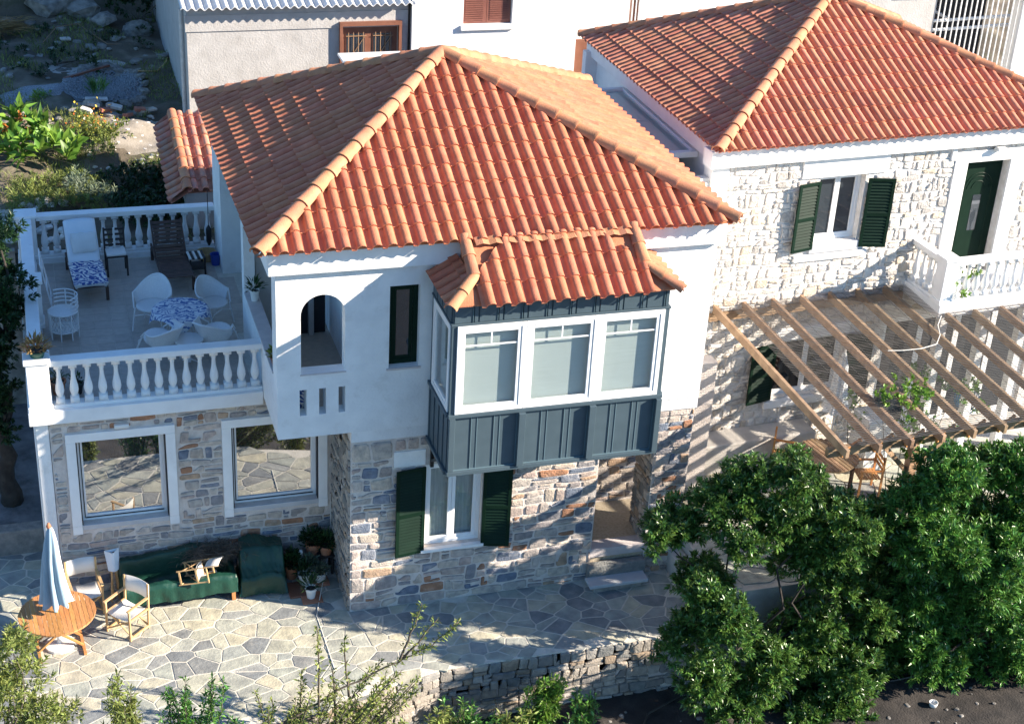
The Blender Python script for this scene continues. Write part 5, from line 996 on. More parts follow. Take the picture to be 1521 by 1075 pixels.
# slatted stool, basket, bucket, lantern
sl_ = thing('slatted_stool', 'small dark slatted table right of the bare brown lounger', 'stool', (-1.80, 7.12, TZ), R_(4))
for k in range(6): B(-.17 + k * .058, -.125 + k * .058, -.2, .2, .38, .40, 'slat', 'wood_black' if k % 2 else 'canvas', sl_)
for (x, y) in ((-.15, -.18), (.15, -.18), (-.15, .18), (.15, .18)): B(x - .018, x + .018, y - .018, y + .018, 0, .38, 'leg', 'wood_black', sl_)
B(-.17, .17, -.2, .2, .14, .16, 'lower_shelf', 'wood_black', sl_)
tag(MB().lathe([(.15, 0), (.19, .18), (.205, .18), (.205, .205), (.18, .205), (.14, .03)], (-1.52, 7.72, TZ), n=22, cap=False).lathe([(.14, .03), (.0, .03)], (-1.52, 7.72, TZ), n=22, cap=False).build('basket', 'wicker'), 'round straw-coloured basket in the back corner of the terrace', 'basket')
tag(MB().lathe([(.09, 0), (.11, .24), (.12, .24), (.10, .23)], (-1.36, 7.45, TZ), n=16, cap=False).build('bucket', 'blue_plastic'), 'small blue bucket against the white wall near the basket', 'bucket')
ln_ = thing('hanging_lantern', 'thin black lantern hanging from the rear rail beside the white wall', 'lantern', (-1.42, 8.02, TZ + .2)); MB().lathe([(.02, .0), (.06, .1), (.06, .38), (.015, .46)], n=8).build('body', 'metal_dark', ln_); MB().tube([(0, 0, .46), (0, 0, 1.25)], .008, 4).build('hanger', 'metal_dark', ln_)
pot((-5.10, 1.70, 4.971), .16, .13, 'pot_green', 'green bowl of dry reddish flowers on the front corner post', 'leaf_dry', .13, .03, 260, 1, .5, 8, group=None, rad=.22, hh=.2, flower='petal_red')
pot((-4.80, 2.35, TZ), .14, .26, 'terracotta', 'terracotta pot on the terrace floor behind the corner post', 'leaf_grey', .10, .03, 60, 1, .5, 9, group='pots inside the front rail')
pot((-4.48, 2.3, TZ), .12, .2, 'hose_dark', 'black pot on the terrace floor near the corner post', 'leaf_dark', .10, .03, 30, 1, .5, 10, group='pots inside the front rail')
pot((-1.18, .62, 4.986), .11, .14, 'door_brown', 'red-flowered pot plant on the loggia parapet beside the front column', 'leaf_olive', .10, .04, 160, 1, .5, 12, group=None, rad=.14, hh=.16, flower='petal_red')
pot((-1.16, 3.2, 4.986), .09, .22, 'pot_white', 'white pot with dark leaves at the rear end of the loggia parapet', 'leaf_dark', .14, .03, 90, 1, .4, 13, group=None, rad=.13, hh=.16)
tag(MB().box(-1.0, -.55, .35, 1.3, 3.905, 4.32).build('bench_cushion', 'towel_blue', bevel=.05), 'blue and white patterned cushion seat inside the arched opening', 'cushion')

# ================================================================== under and around the pergola
gt = thing('slatted_table', 'round slatted wooden table under the front end of the pergola', 'table', (10.2, 1.15, .735), R_(10))
for k in range(13): x = -.62 + k * .097; h = math.sqrt(max(.02, .66 ** 2 - (x + .03) ** 2)); B(x, x + .07, -h, h, .70, .72, 'slat', 'wood_pergola', gt)
MB().lathe([(.64, .66), (.66, .70), (.60, .70)], n=28, cap=False).build('rim', 'wood_pergola', gt)
for (x, y) in ((-.4, -.4), (.4, -.4), (-.4, .4), (.4, .4)): B(x - .03, x + .03, y - .03, y + .03, 0, .68, 'leg', 'wood_dark', gt)
gc = thing('garden_chair', 'wooden chair with a brown frame at the pergola table, nearest the house', 'chair', (9.55, 1.75, .735), R_(60), 'wooden chairs at the pergola table')
for s in (-1, 1): B(s * .24 - .02, s * .24 + .02, -.24, -.2, 0, .62, 'leg', 'wood_orange', gc); B(s * .24 - .02, s * .24 + .02, .2, .24, 0, .95, 'leg', 'wood_orange', gc); B(s * .24 - .03, s * .24 + .03, -.26, .22, .62, .645, 'arm', 'wood_orange', gc)
for k in range(7): B(-.22, .22, -.24 + k * .066, -.19 + k * .066, .42, .44, 'slat', 'wood_orange', gc)
for k in range(3): B(-.22, .22, .205, .225, .62 + k * .11, .68 + k * .11, 'back_slat', 'wood_orange', gc)
dup(gc, (10.95, .7, .735), R_(-100), 'wooden chair at the pergola table, on the side away from the house')
cp_ = thing('parasol', 'closed white parasol with grey ribs standing under the pergola', 'parasol', (10.75, 2.0, .735)); MB().tube([(0, 0, 0), (0, 0, 2.7)], .022, 8).build('pole', 'metal_white', cp_)
mb = MB(); n = 32; rows = [(.03, 2.6), (.10, 2.3), (.14, 1.9), (.17, 1.6), (.26, 1.25)]
for (rr, z) in rows:
    for j in range(n): a = 2 * math.pi * j / n; f = 1 + .22 * math.cos(8 * a); mb.v.append((rr * f * math.cos(a), rr * f * math.sin(a), z))
mb.f += [(i * n + j, i * n + (j + 1) % n, (i + 1) * n + (j + 1) % n, (i + 1) * n + j) for i in range(4) for j in range(n)]; mb.build('canopy', 'canvas_white', cp_, smooth=True)
cb_ = thing('cabinet', 'white cabinet standing behind the rafters under the pergola', 'cabinet', (11.5, 1.7, .735), .06); B(-.3, .3, -.3, .3, 0, 1.25, 'body', 'metal_white', cb_, .01); B(-.28, .28, -.32, -.30, .05, 1.2, 'door', 'pot_white', cb_, .005); MB().tube([(.22, -.34, .6), (.22, -.34, .9)], .01, 5).build('handle', 'galv', cb_)
hz = thing('garden_hose', 'coiled blue hose hanging on the wall beyond the pergola', 'hose', (14.3, 2.7, 1.6)); MB().tube([(.24 * math.cos(a) * (1 + .03 * math.sin(3 * a)), -.05 - .004 * k, .3 * math.sin(a)) for k, a in enumerate(np.linspace(0, 8 * math.pi, 80))], .018, 5).build('coil', 'hose_blue', hz)

# ================================================================== trees and shrubs
ORD = 'first second third fourth fifth sixth seventh eighth ninth tenth eleventh twelfth thirteenth fourteenth fifteenth sixteenth seventeenth eighteenth nineteenth twentieth'.split()
T1 = [(7.27,-2.49,3.44,0.57,0.59,0.51),(6.58,-2.38,3.22,0.5,0.53,0.45),(6.0,-2.33,2.85,0.63,0.66,0.57),(5.47,-2.2,2.42,0.5,0.53,0.46),(5.01,-2.38,2.39,0.3,0.31,0.27),(7.97,-2.22,2.36,0.72,0.75,0.65),(8.19,-3.02,2.21,0.67,0.7,0.61),(9.05,-2.63,2.33,0.55,0.58,0.5),(9.74,-2.2,1.12,0.61,0.63,0.55),(7.01,-2.47,2.65,0.57,0.6,0.52),(5.91,-2.24,1.21,0.55,0.57,0.49),(6.16,-2.95,2.5,0.37,0.39,0.34),(7.74,-2.63,1.64,0.52,0.55,0.47),(8.38,-2.83,1.24,0.6,0.62,0.54),(9.28,-2.56,0.45,0.69,0.72,0.62),(9.82,-2.53,-0.45,0.56,0.59,0.51),(5.68,-3.49,1.34,0.62,0.65,0.57),(5.31,-3.33,0.78,0.53,0.56,0.48),(6.88,-3.28,-0.14,0.63,0.66,0.57),(7.91,-2.77,-0.33,0.6,0.63,0.54),(8.5,-2.89,-0.11,0.61,0.64,0.55),(8.46,-3.37,-0.51,0.68,0.71,0.61),(9.58,-2.86,-0.96,0.35,0.37,0.32),(6.52,-3.39,-0.75,0.6,0.62,0.54),(7.87,-3.01,-1.33,0.62,0.65,0.56),(8.65,-3.4,-1.32,0.62,0.65,0.56),(5.7,-3.5,0.1,0.54,0.56,0.49),(7.96,-2.8,0.53,0.53,0.56,0.48),(5.51,-3.33,1.76,0.37,0.39,0.34)]
T2 = [(9.55,-2.9,3.0,.5,.5,.45),(9.9,-2.95,.9,.55,.55,.5),(10.2,-3.0,-.1,.6,.6,.5),(10.7,-3.1,-.75,.6,.6,.4),(9.6,-2.9,2.0,.5,.5,.5),(12.4,-3.3,-.9,.8,.6,.5),(9.98,-3.18,3.29,0.62,0.65,0.56),(11.36,-2.42,2.93,0.68,0.71,0.62),(12.04,-2.53,3.1,0.69,0.72,0.62),(9.94,-3.11,2.37,0.58,0.61,0.53),(11.34,-2.44,1.65,0.77,0.8,0.69),(12.01,-2.86,1.98,0.76,0.8,0.69),(10.6,-2.72,0.89,0.66,0.7,0.6),(11.25,-3.2,0.89,0.76,0.8,0.69),(12.9,-2.46,0.27,0.8,0.84,0.73),(11.57,-2.71,-0.54,0.65,0.68,0.59),(12.88,-2.43,-1.22,0.75,0.79,0.68),(13.21,-2.51,1.66,0.86,0.9,0.78),(13.17,-3.1,0.2,0.87,0.91,0.79),(13.4,-3.04,-1.18,0.75,0.78,0.68),(11.42,-3.23,1.65,0.69,0.72,0.62),(10.52,-3.25,1.79,0.61,0.63,0.55),(11.96,-3.33,0.25,0.71,0.74,0.64),(9.81,-3.1,1.65,0.33,0.35,0.3),(10.99,-2.8,0.18,0.63,0.66,0.57)]
def split(L, k=3, seed=0):     # break each lobe into several smaller uneven ones
    rn = random.Random(seed); out = []
    for (x, y, z, a, b, c) in L:
        for _ in range(k):
            d = Vector((rn.gauss(0, 1), rn.gauss(0, 1), rn.gauss(0, 1))).normalized() * rn.uniform(.35, .75); s = rn.uniform(.45, .72); out.append((x + d.x * a, y + d.y * b, z + d.z * c, a * s, b * s, c * s))
        out.append((x, y, z, a * .62, b * .62, c * .62))
    return out
tree('citrus_tree', 'open-crowned glossy green tree in the middle of the garden, beside the entrance steps', 'tree', (6.9, -3.0, -1.2), split(T1, 3, 1), 'leaf_lemon', per=38, leaves=30, ln=.115, wd=.036, tr=.085, bark='bark_dark', seed=1, shoot=.17, updir=.6, trunks=2, nb=14)
tree('citrus_tree', 'dense glossy dark green tree at the right edge below the pergola', 'tree', (11.6, -3.1, -1.2), split(T2, 3, 2), 'leaf_citrus', per=38, leaves=30, ln=.125, wd=.036, tr=.10, bark='bark_dark', seed=2, shoot=.2, updir=.8, trunks=2, nb=10)
TL = [(-5.62,4.03,6.2,0.43,0.45,0.39),(-5.6,4.48,5.39,0.47,0.49,0.42),(-5.78,4.16,4.73,0.57,0.5,0.52),(-5.8,4.28,3.84,0.53,0.5,0.48),(-5.9,4.08,2.96,0.56,0.5,0.51),(-6.1,4.2,5.16,0.82,0.86,0.74),(-6.36,4.13,3.71,0.83,0.87,0.75),(-6.1,4.11,2.22,0.43,0.45,0.38),(-6.0,5.6,4.6,.6,.6,.6)]
tree('leafy_tree', 'dark leafy tree growing against the left side of the terrace', 'tree', (-5.85, 4.3, .5), split(TL, 3, 3), 'leaf_dark', nb=8, per=24, leaves=26, ln=.10, wd=.04, tr=.22, bark='bark_dark', seed=3, shoot=.16)
BL = [(-5.82,-3.37,2.62,0.36,0.41,0.35),(-5.68,-3.37,2.03,0.46,0.5,0.43),(-6.02,-3.24,1.61,0.52,0.55,0.47),(-5.5,-3.33,1.3,0.40,0.44,0.38),(-6.4,-3.23,2.25,0.57,0.6,0.52),(-5.16,-3.26,1.1,0.26,0.29,0.25),(-5.78,-3.2,1.0,0.47,0.49,0.43)]
tree('fruit_tree', 'bright yellow-green leafy tree in the bottom left corner in front of the patio', 'tree', (-5.9, -3.4, -1.2), split(BL, 3, 4), 'leaf_olive', nb=8, per=22, leaves=22, ln=.10, wd=.024, tr=.06, seed=4, shoot=.22, updir=.9)
def shoots(name, label, cat, base, stems, m, ln=.115, wd=.034, dens=34, group=None, r=.012, seed=0, fuzz=.05, bark='bark'):
    t = thing(name, label, cat, base, 0, group); rg = np.random.RandomState(seed); P = []; D = []; sm = MB(); b = Vector(base)
    for k, st in enumerate(stems):
        pts = [Vector(p) - b for p in st]
        fine = []
        for a, c in zip(pts, pts[1:]):
            for q in range(5): fine.append(a.lerp(c, q / 5) + Vector(rg.randn(3) * .012))
        fine.append(pts[-1]); sm.tube(fine, r * 1.2, 5, r * .35); L_ = sum((c - a).length for a, c in zip(fine, fine[1:]))
        for i in range(int(L_ * dens * 3.6)):
            f = rg.rand() ** .8; q = f * (len(fine) - 1); j = min(len(fine) - 2, int(q)); p = fine[j].lerp(fine[j + 1], q - j); ax = (fine[j + 1] - fine[j]).normalized()
            if f < .12: continue
            off = rg.randn(3); off = off / np.linalg.norm(off); s = fuzz * rg.rand() * (1.6 - f); P.append(np.array(p) + off * s); D.append(np.array(ax) * .55 + off)
    sm.build('stem', bark, t, smooth=True); leaf_mesh('foliage', P, D, ln, wd, m, t, seed=seed); return t
rn = random.Random(9)
def bush_stems(base, tips, n, spread, h):
    out = []
    for (x, y, z) in tips:
        for k in range(n):
            tx = (x + rn.gauss(0, spread), y + rn.gauss(0, spread), z + rn.uniform(-h, .0)); m_ = tuple((base[i] * .45 + tx[i] * .55) + rn.gauss(0, .05) for i in range(3)); out.append([base, m_, tx])
    return out
b = (-4.3, -3.45, -1.2); shoots('sapling', 'slender leafy sapling beside the bottom left tree, in front of the patio', 'sapling', b, bush_stems(b, [(-4.41, -3.3, 1.94), (-4.2, -3.3, 1.71), (-4.1, -3.3, 1.22), (-4.62, -3.3, .99), (-4.3, -3.35, 1.4)], 5, .10, .5), 'leaf_olive', dens=20, seed=11, wd=.028)
b = (-3.3, -3.45, -1.2); shoots('sapling', 'small leafy sapling between the left sapling and the sprawling bush', 'sapling', b, bush_stems(b, [(-3.41, -3.3, 1.6), (-3.17, -3.3, 1.1), (-3.62, -3.3, 1.35), (-2.93, -3.3, 1.67)], 5, .10, .5), 'leaf_citrus', dens=20, seed=12, ln=.10, wd=.03)
b = (-1.9, -3.6, -1.2); br = [[b, (-1.78, -3.35, .49), (-.89, -3.3, .95), (.12, -3.3, 1.36), (.68, -3.3, 1.6), (1.12, -3.3, 2.0)], [(.12, -3.3, 1.36), (.38, -3.3, 2.03), (.48, -3.3, 2.48)], [(-1.2, -3.35, .2), (-1.22, -3.3, 2.3)], [(-.7, -3.3, .8), (-.78, -3.3, 1.96)], [(-.9, -3.3, .3), (-1.0, -3.25, 1.5)], [(.2, -3.3, 1.4), (.75, -3.35, 2.15)]]
shoots('sprawling_bush', 'sprawling bush with long leaning branches over the middle of the patio edge', 'bush', b, br + bush_stems(b, [(-1.5, -3.3, 1.3), (-.9, -3.4, 1.15), (-.5, -3.35, .9), (-.1, -3.3, 1.35), (.3, -3.3, 1.2), (-1.9, -3.3, 1.0), (-.3, -3.5, .3), (-1.3, -3.4, .7)], 7, .16, .7), 'leaf_olive', dens=20, seed=13, r=.02, ln=.085, wd=.028)
b = (2.75, -2.95, -1.2); shoots('sapling', 'lone bright yellow-green sapling in front of the stone retaining wall', 'sapling', b, bush_stems(b, [(2.95, -2.9, .32), (3.1, -2.9, .1), (2.8, -2.95, .1), (2.6, -2.95, -.3), (2.9, -3.0, -.1)], 9, .13, .35), 'leaf_bright', dens=26, seed=14, wd=.03)
for k, (x, y, h) in enumerate(((.9, -3.2, .5), (1.5, -3.1, .4), (.2, -3.5, .6), (-2.6, -3.4, 1.1), (2.1, -3.3, .25), (3.6, -3.0, .1))):
    b = (x, y, -1.2); shoots('low_bush', ['low leafy bush at the foot of the wall right of the sprawling bush', 'low bush at the wall foot, second to the right of the sprawling bush', 'low bush directly under the leaning branches', 'low bush between the second sapling and the sprawling bush', 'low sparse bush just left of the bright sapling', 'low dark plant just right of the bright sapling'][k], 'bush', b, bush_stems(b, [(x, y, h - .3), (x + .2, y, h - .5), (x - .2, y, h - .4)], 6, .13, .4), 'leaf_citrus' if k % 2 else 'leaf_olive', dens=18, seed=20 + k, group='low bushes along the bottom edge')
# vines on the pergola and plants below it
def clump(name, label, cat, base, lobes, m, per=20, leaves=18, ln=.09, wd=.05, seed=0, crown='foliage', group=None, updir=.6, spread=1.0, shoot=.14, kind=None):
    t = thing(name, label, cat, base, 0, group); rg = np.random.RandomState(seed); L2 = [(l[0] - base[0], l[1] - base[1], l[2] - base[2], *l[3:]) for l in lobes]; P, D = crown_pts(L2, per, leaves, rg, shoot, updir, spread, .3); leaf_mesh(crown, P, D, ln, wd, m, t, seed=seed)
    sm = MB()
    for l in L2[:6]: sm.tube([(0, 0, 0), (l[0] * .5, l[1] * .5, l[2] * .55), l[:3]], .012, 5, .005)
    sm.build('stem', 'bark', t); return t
clump('vine', 'yellow-green vine climbing the pergola post and spreading on its front beam', 'vine', (9.9, -2.1, .75), [(10.0, -1.9, 3.85, .25, .25, .2), (10.05, -1.45, 4.1, .35, .3, .16), (10.45, -1.3, 4.15, .3, .3, .15), (9.7, -1.2, 4.1, .25, .25, .12), (9.95, -2.1, 3.4, .15, .15, .3), (9.95, -2.15, 2.6, .12, .12, .35), (10.2, -1.0, 4.15, .25, .3, .12)], 'leaf_bright', seed=31, ln=.08, wd=.05, per=16)
clump('leafy_plant', 'green climbing plant under the netting near the white porch columns', 'plant', (12.4, 1.0, .74), [(12.3, 1.2, 2.0, .4, .3, .5), (12.7, .9, 2.6, .35, .3, .4), (12.1, 1.4, 2.8, .3, .3, .3), (12.9, .7, 1.6, .35, .3, .4)], 'leaf_citrus', seed=32, ln=.08, wd=.045, per=14)
clump('leafy_plant', 'green plants in front of the dark glazed porch behind the netting, nearer the window', 'plant', (11.2, 1.9, .74), [(11.3, 1.9, 1.6, .3, .3, .4), (11.0, 2.0, 2.1, .25, .2, .3), (13.4, 1.2, 2.3, .35, .3, .5)], 'leaf_bright', seed=35, ln=.08, wd=.045, per=14)
clump('potted_plant', 'green plant growing up behind the balcony balusters beside the corner post', 'plant', (13.05, 1.75, 4.5), [(13.05, 1.72, 4.75, .16, .14, .2), (13.25, 1.72, 4.9, .14, .12, .28), (12.95, 1.6, 4.6, .14, .12, .14)], 'leaf_bright', seed=33, ln=.07, wd=.03, per=20)
# ================================================================== back garden
clump('canna_plants', 'bright green broad-leaved canna bed with orange flowers in the sunlit back garden', 'plants', (-4.7, 13.2, 4.4), [(-5.0, 13.7, 4.85, .5, .4, .4), (-4.5, 13.3, 4.85, .45, .4, .4), (-4.7, 12.4, 4.75, .6, .5, .35), (-5.3, 12.7, 4.7, .4, .4, .4), (-4.2, 12.9, 4.65, .35, .35, .3), (-3.9, 12.0, 4.55, .3, .3, .25), (-5.6, 13.6, 4.7, .5, .4, .4)], 'leaf_bright', per=5, leaves=7, ln=.42, wd=.15, seed=41, updir=1.1, spread=.75)
rg = np.random.RandomState(5); P = np.concatenate([rg.randn(28, 3) * [.06, .06, .05] + c for c in ((-5.05, 13.5, 5.25), (-4.95, 12.9, 5.05), (-4.25, 13.0, 4.9), (-5.4, 13.2, 5.1))]); fo = tag(leaf_mesh('canna_flowers', P, rg.randn(len(P), 3), .10, .07, 'petal_orange', None), 'orange flower heads standing above the canna leaves', 'flowers', kind='stuff')
clump('marigold_bush', 'leafy bush with small yellow and orange flowers at the right of the cannas', 'bush', (-3.6, 13.9, 4.5), [(-3.6, 14.0, 4.8, .4, .35, .3), (-3.3, 13.5, 4.75, .3, .3, .3), (-3.8, 13.4, 4.7, .35, .3, .3)], 'leaf_olive', per=30, seed=42, ln=.10, wd=.03)
P = rg.randn(90, 3) * [.30, .28, .14] + [-3.55, 13.8, 5.02]; tag(leaf_mesh('marigold_flowers', P, rg.randn(len(P), 3), .06, .05, 'petal_yellow', None), 'small yellow flowers dotted over the marigold bush', 'flowers', kind='stuff'); P = rg.randn(60, 3) * [.28, .25, .12] + [-3.45, 13.6, 5.0]; tag(leaf_mesh('orange_flowers', P, rg.randn(len(P), 3), .06, .05, 'petal_orange', None), 'small orange flowers dotted over the marigold bush', 'flowers', kind='stuff')
clump('garden_shrub', 'small sunlit leafy shrub beside the sandy garden path', 'shrub', (-3.1, 13.1, 4.4), [(-3.15, 13.2, 4.75, .3, .3, .3), (-2.85, 13.7, 4.7, .25, .25, .25), (-3.3, 12.7, 4.6, .25, .25, .25)], 'leaf_olive', per=30, seed=43, ln=.08, wd=.035)
clump('dark_groundcover', 'dark green mass of low plants behind the rear terrace rail', 'plants', (-2.8, 10.0, 4.15), [(-2.6 + .5 * math.sin(k * 2.1), 9.2 + .28 * k, 4.25 + .1 * math.sin(k), .55, .4, .22) for k in range(11)] + [(-1.9, 9.6 + .5 * k, 4.4, .35, .4, .2) for k in range(5)], 'leaf_dark', per=30, seed=44, ln=.09, wd=.04)
clump('grassy_plants', 'yellowish low plants between the cannas and the rear terrace rail', 'plants', (-4.8, 10.9, 4.2), [(-5.2 + .33 * (k % 6), 10.2 + .42 * (k // 6) + .15 * math.sin(k), 4.3, .3, .3, .16) for k in range(24)], 'leaf_olive', per=26, seed=45, ln=.11, wd=.016, updir=1.2, spread=.8)
clump('grey_plant', 'pale grey-green bushy plant just behind the terrace corner', 'plant', (-3.9, 10.6, 4.2), [(-3.9, 10.6, 4.5, .35, .35, .28), (-3.5, 10.3, 4.4, .3, .3, .22), (-3.9, 11.1, 4.45, .28, .28, .25)], 'leaf_grey', per=30, seed=46, ln=.12, wd=.022, updir=1.0)
clump('weeds', 'dark weeds and low scrub spread over the shaded garden soil', 'weeds', (-3.5, 19.5, 4.75), [(-6.0 + .62 * (k % 8) + .2 * math.sin(k * 3.7), 17.9 + 1.05 * (k // 8) + .4 * math.sin(k * 2.3), 4.83 + .035 * (k // 8), .22, .22, .1) for k in range(36) if math.sin(k * 5.3) > -.3 and not (abs(-6.0 + .62 * (k % 8) + 3) < .9 and k < 8)], 'leaf_dark', per=30, seed=52, ln=.10, wd=.03)
clump('fern', 'small feathery yellow-green plant on the near edge of the gravel', 'plant', (-4.5, 16.3, 4.6), [(-4.5, 16.3, 4.75, .22, .22, .15)], 'leaf_bright', per=40, seed=47, ln=.14, wd=.02, updir=1.0)
clump('reeds', 'thin green reeds growing out of the grey gravel bed', 'reeds', (-3.15, 16.3, 4.64), [(-3.15, 16.3, 4.8, .2, .15, .15)], 'leaf_citrus', per=40, seed=48, ln=.35, wd=.015, updir=2.4, spread=.35)
clump('bank_shrub', 'dark scrub covering the rocky bank at the top left corner', 'shrub', (-4.5, 24.6, 6.0), [(-7 + .7 * k, 24.2 + .8 * math.sin(k * 1.7), 6.4 + .5 * math.sin(k * 2.3), .7, .6, .55) for k in range(9)] + [(-4.9 + .8 * k, 25.8, 7.2, .7, .6, .6) for k in range(6)], 'leaf_dark', per=14, seed=49, ln=.13, wd=.04)
clump('bank_bush', 'olive scrub bush above the straw-coloured fronds at the top left', 'bush', (-5.2, 23.6, 5.6), [(-5.5, 23.6, 6.1, .7, .5, .5), (-4.5, 23.9, 6.3, .6, .5, .5), (-2.6, 24.2, 6.2, .6, .5, .4), (-6.3, 23.2, 5.8, .7, .5, .5)], 'leaf_olive', per=14, seed=50, ln=.12, wd=.035)
clump('ivy', 'dark ivy hanging on the shaded bank left of the grey building', 'ivy', (-1.6, 22.5, 5.0), [(-2.0 + .35 * k, 22.6 + .3 * math.sin(k), 5.4 + .3 * (k % 3), .5, .3, .4) for k in range(6)], 'leaf_dark', per=16, seed=51, ln=.10, wd=.06)
P = rg.randn(420, 3) * [.35, .25, .06] + [-5.5, 21.9, 5.12]; tag(leaf_mesh('straw', P, rg.randn(len(P), 3) * [1, .25, .12] + [.9, -.1, 0], .55, .02, 'leaf_dry', None), 'dry orange-brown palm fronds lying at the left edge of the garden', 'straw', kind='stuff')
P = np.stack([rg.uniform(-7, 0, 26000), rg.uniform(8.7, 23, 26000), np.zeros(26000)], 1); nn = np.sin(P[:, 0] * 1.3) * np.cos(P[:, 1] * .9) + .5 * np.sin(P[:, 0] * 3.1 + P[:, 1] * 2.2); keep = (nn > .1) & ~((P[:, 0] > -3.0) & (P[:, 1] > 12.6) & (P[:, 1] < 15.0)) & ~((abs(P[:, 0] + 3) < 1.1) & (abs(P[:, 1] - 17.3) < 1.3)); P = P[keep]; P[:, 2] = [gz(x, y) for x, y, _ in P]
tag(leaf_mesh('grass', P, np.abs(rg.randn(len(P), 3)) * [0, 0, 1] + rg.randn(len(P), 3) *   .45, .17, .016, 'leaf_olive', None), 'tufts of thin dry grass scattered over the garden soil', 'grass', kind='stuff')
def rock_mesh(seed, sx=1, sy=1, sz=.7):
    bm = bmesh.new(); bmesh.ops.create_icosphere(bm, subdivisions=2, radius=1)
    for v in bm.verts:
        n_ = mn.noise(v.co * 1.1 + Vector((seed * 3.3, 0, 0))) * .45 + mn.noise(v.co * 2.7 + Vector((0, seed * 1.7, 0))) * .18; v.co *= 1 + n_; v.co.x = max(-.8, min(.85, v.co.x)) * sx; v.co.y = max(-.8, min(.8, v.co.y)) * sy; v.co.z = max(-.5, min(.75, v.co.z)) * sz
    me = bpy.data.meshes.new('rock'); bm.to_mesh(me); bm.free(); return me
RM = [rock_mesh(k) for k in range(7)]
for r_ in RM: r_.materials.append(M['rock'])
def rock(x, y, s, label, k=None, z=None, group=None, cat='rock', name='rock', m=None):
    k = random.randrange(7) if k is None else k; me = RM[k]
    if m: me = me.copy(); me.materials[0] = M[m]
    o = bpy.data.objects.new(name, me); COL.objects.link(o); o.location = (x, y, (gz(x, y) if z is None else z) + s * .25); o.rotation_euler = (random.uniform(-.3, .3), random.uniform(-.3, .3), random.uniform(0, 6.3)); o.scale = (s * random.uniform(.9, 1.4), s, s * random.uniform(.7, 1)); return tag(o, label, cat, group)
rock(-3.95, 23.4, .75, 'large pale boulder on the bank above the shaded garden', 1); rock(-3.2, 23.3, .6, 'second pale boulder right of the largest one on the bank', 3); rock(-5.2, 22.6, .35, 'grey rock beside the dry palm fronds', 2); rock(-1.7, 21.6, .45, 'dark upright rock under the ivy on the bank', 4); rock(-2.6, 22.2, .4, 'grey rock between the boulders and the ivy', 5)
for k, a in enumerate(np.linspace(-1.1, 1.9, 12)):
    rock(-2.95 + 1.05 * math.cos(a), 17.35 + 1.35 * math.sin(a), random.uniform(.15, .24), 'grey border stone of the gravel bed, ' + ORD[k] + ' round the curve from the rubble heap', group='border stones round the gravel bed')
for k in range(20):
    x = -5.9 + k * .195 + random.uniform(-.1, .1); y = 15.3 + random.uniform(-.35, .45); rock(x, y, random.uniform(.09, .24), 'pale rubble stone on the low bank below the gravel, ' + ORD[k] + ' from the left', group='rubble stones on the sunlit bank', m='stone_dry' if k % 3 else 'rock')
def scatter(name, label, n, xr, yr, sr, m, z=None, seed=0):
    rn_ = random.Random(seed); mb = MB()
    for k in range(n):
        me = RM[rn_.randrange(7)]; s = rn_.uniform(*sr); x, y = rn_.uniform(*xr), rn_.uniform(*yr); T = Matrix.Translation((x, y, (gz(x, y) if z is None else z) + s * .2)) @ Matrix.Rotation(rn_.uniform(0, 6), 4, 'Z') @ Matrix.Diagonal((s * rn_.uniform(.8, 1.5), s, s * rn_.uniform(.6, 1), 1)); mb.add([T @ v.co for v in me.vertices], [tuple(f.vertices) for f in me.polygons])
    return tag(mb.build(name, m, fix=False), label, 'stones', kind='stuff')
scatter('rubble', 'rubble stones strewn on the ground behind the terrace corner', 90, (-6.4, -4.2), (8.9, 10.6), (.04, .17), 'stone_wash', seed=1); scatter('loose_stones', 'loose grey stones strewn over the shaded garden soil', 110, (-6.5, -1.2), (17.8, 23), (.03, .17), 'rock', seed=2); scatter('pebbles', 'small stones strewn on the dark soil below the retaining wall', 420, (-1, 13), (-7, -2.4), (.012, .06), 'rock', -1.2, 3); scatter('path_stones', 'small pale stones strewn over the sunlit garden path', 90, (-3.6, -1.2), (12.2, 15.2), (.02, .07), 'stone_wash', seed=4)
for k, (x, y, a) in enumerate(((-3.3, 15.45, .1), (-3.05, 15.2, .5), (-2.75, 15.5, -.3), (-2.5, 15.1, .9), (-2.9, 15.6, 1.3), (-2.2, 15.3, .2), (-3.5, 15.1, -.5))):
    o = MB().box(-.14, .14, -.07, .07, 0, .09).build('brick', 'brick' if k % 2 else 'stone_wash', bevel=.01); o.location = (x, y, gz(x, y) + .05 + .04 * (k % 3)); o.rotation_euler = (random.uniform(-.3, .3), .2, a); tag(o, ('red' if k % 2 else 'pale') + ' broken brick on the rubble heap, ' + ORD[k] + ' counting from its left front', 'brick', 'broken bricks on the rubble heap')
for k, (x, y, a, L_, lb_) in enumerate(((-3.2, 15.9, .05, .55, 'pale stone slab lying on the rubble heap before the gravel'), (-2.0, 15.4, .6, .5, 'pale slab leaning at the right end of the rubble heap'), (-3.7, 20.8, .2, .28, 'small white flat stone lying on the shaded soil'))):
    o = MB().box(-L_ / 2, L_ / 2, -.09, .09, 0, .06).build('slab', 'stone_wash', bevel=.015); o.location = (x, y, gz(x, y) + .08); o.rotation_euler = (.05, .06, a); tag(o, lb_, 'slab')
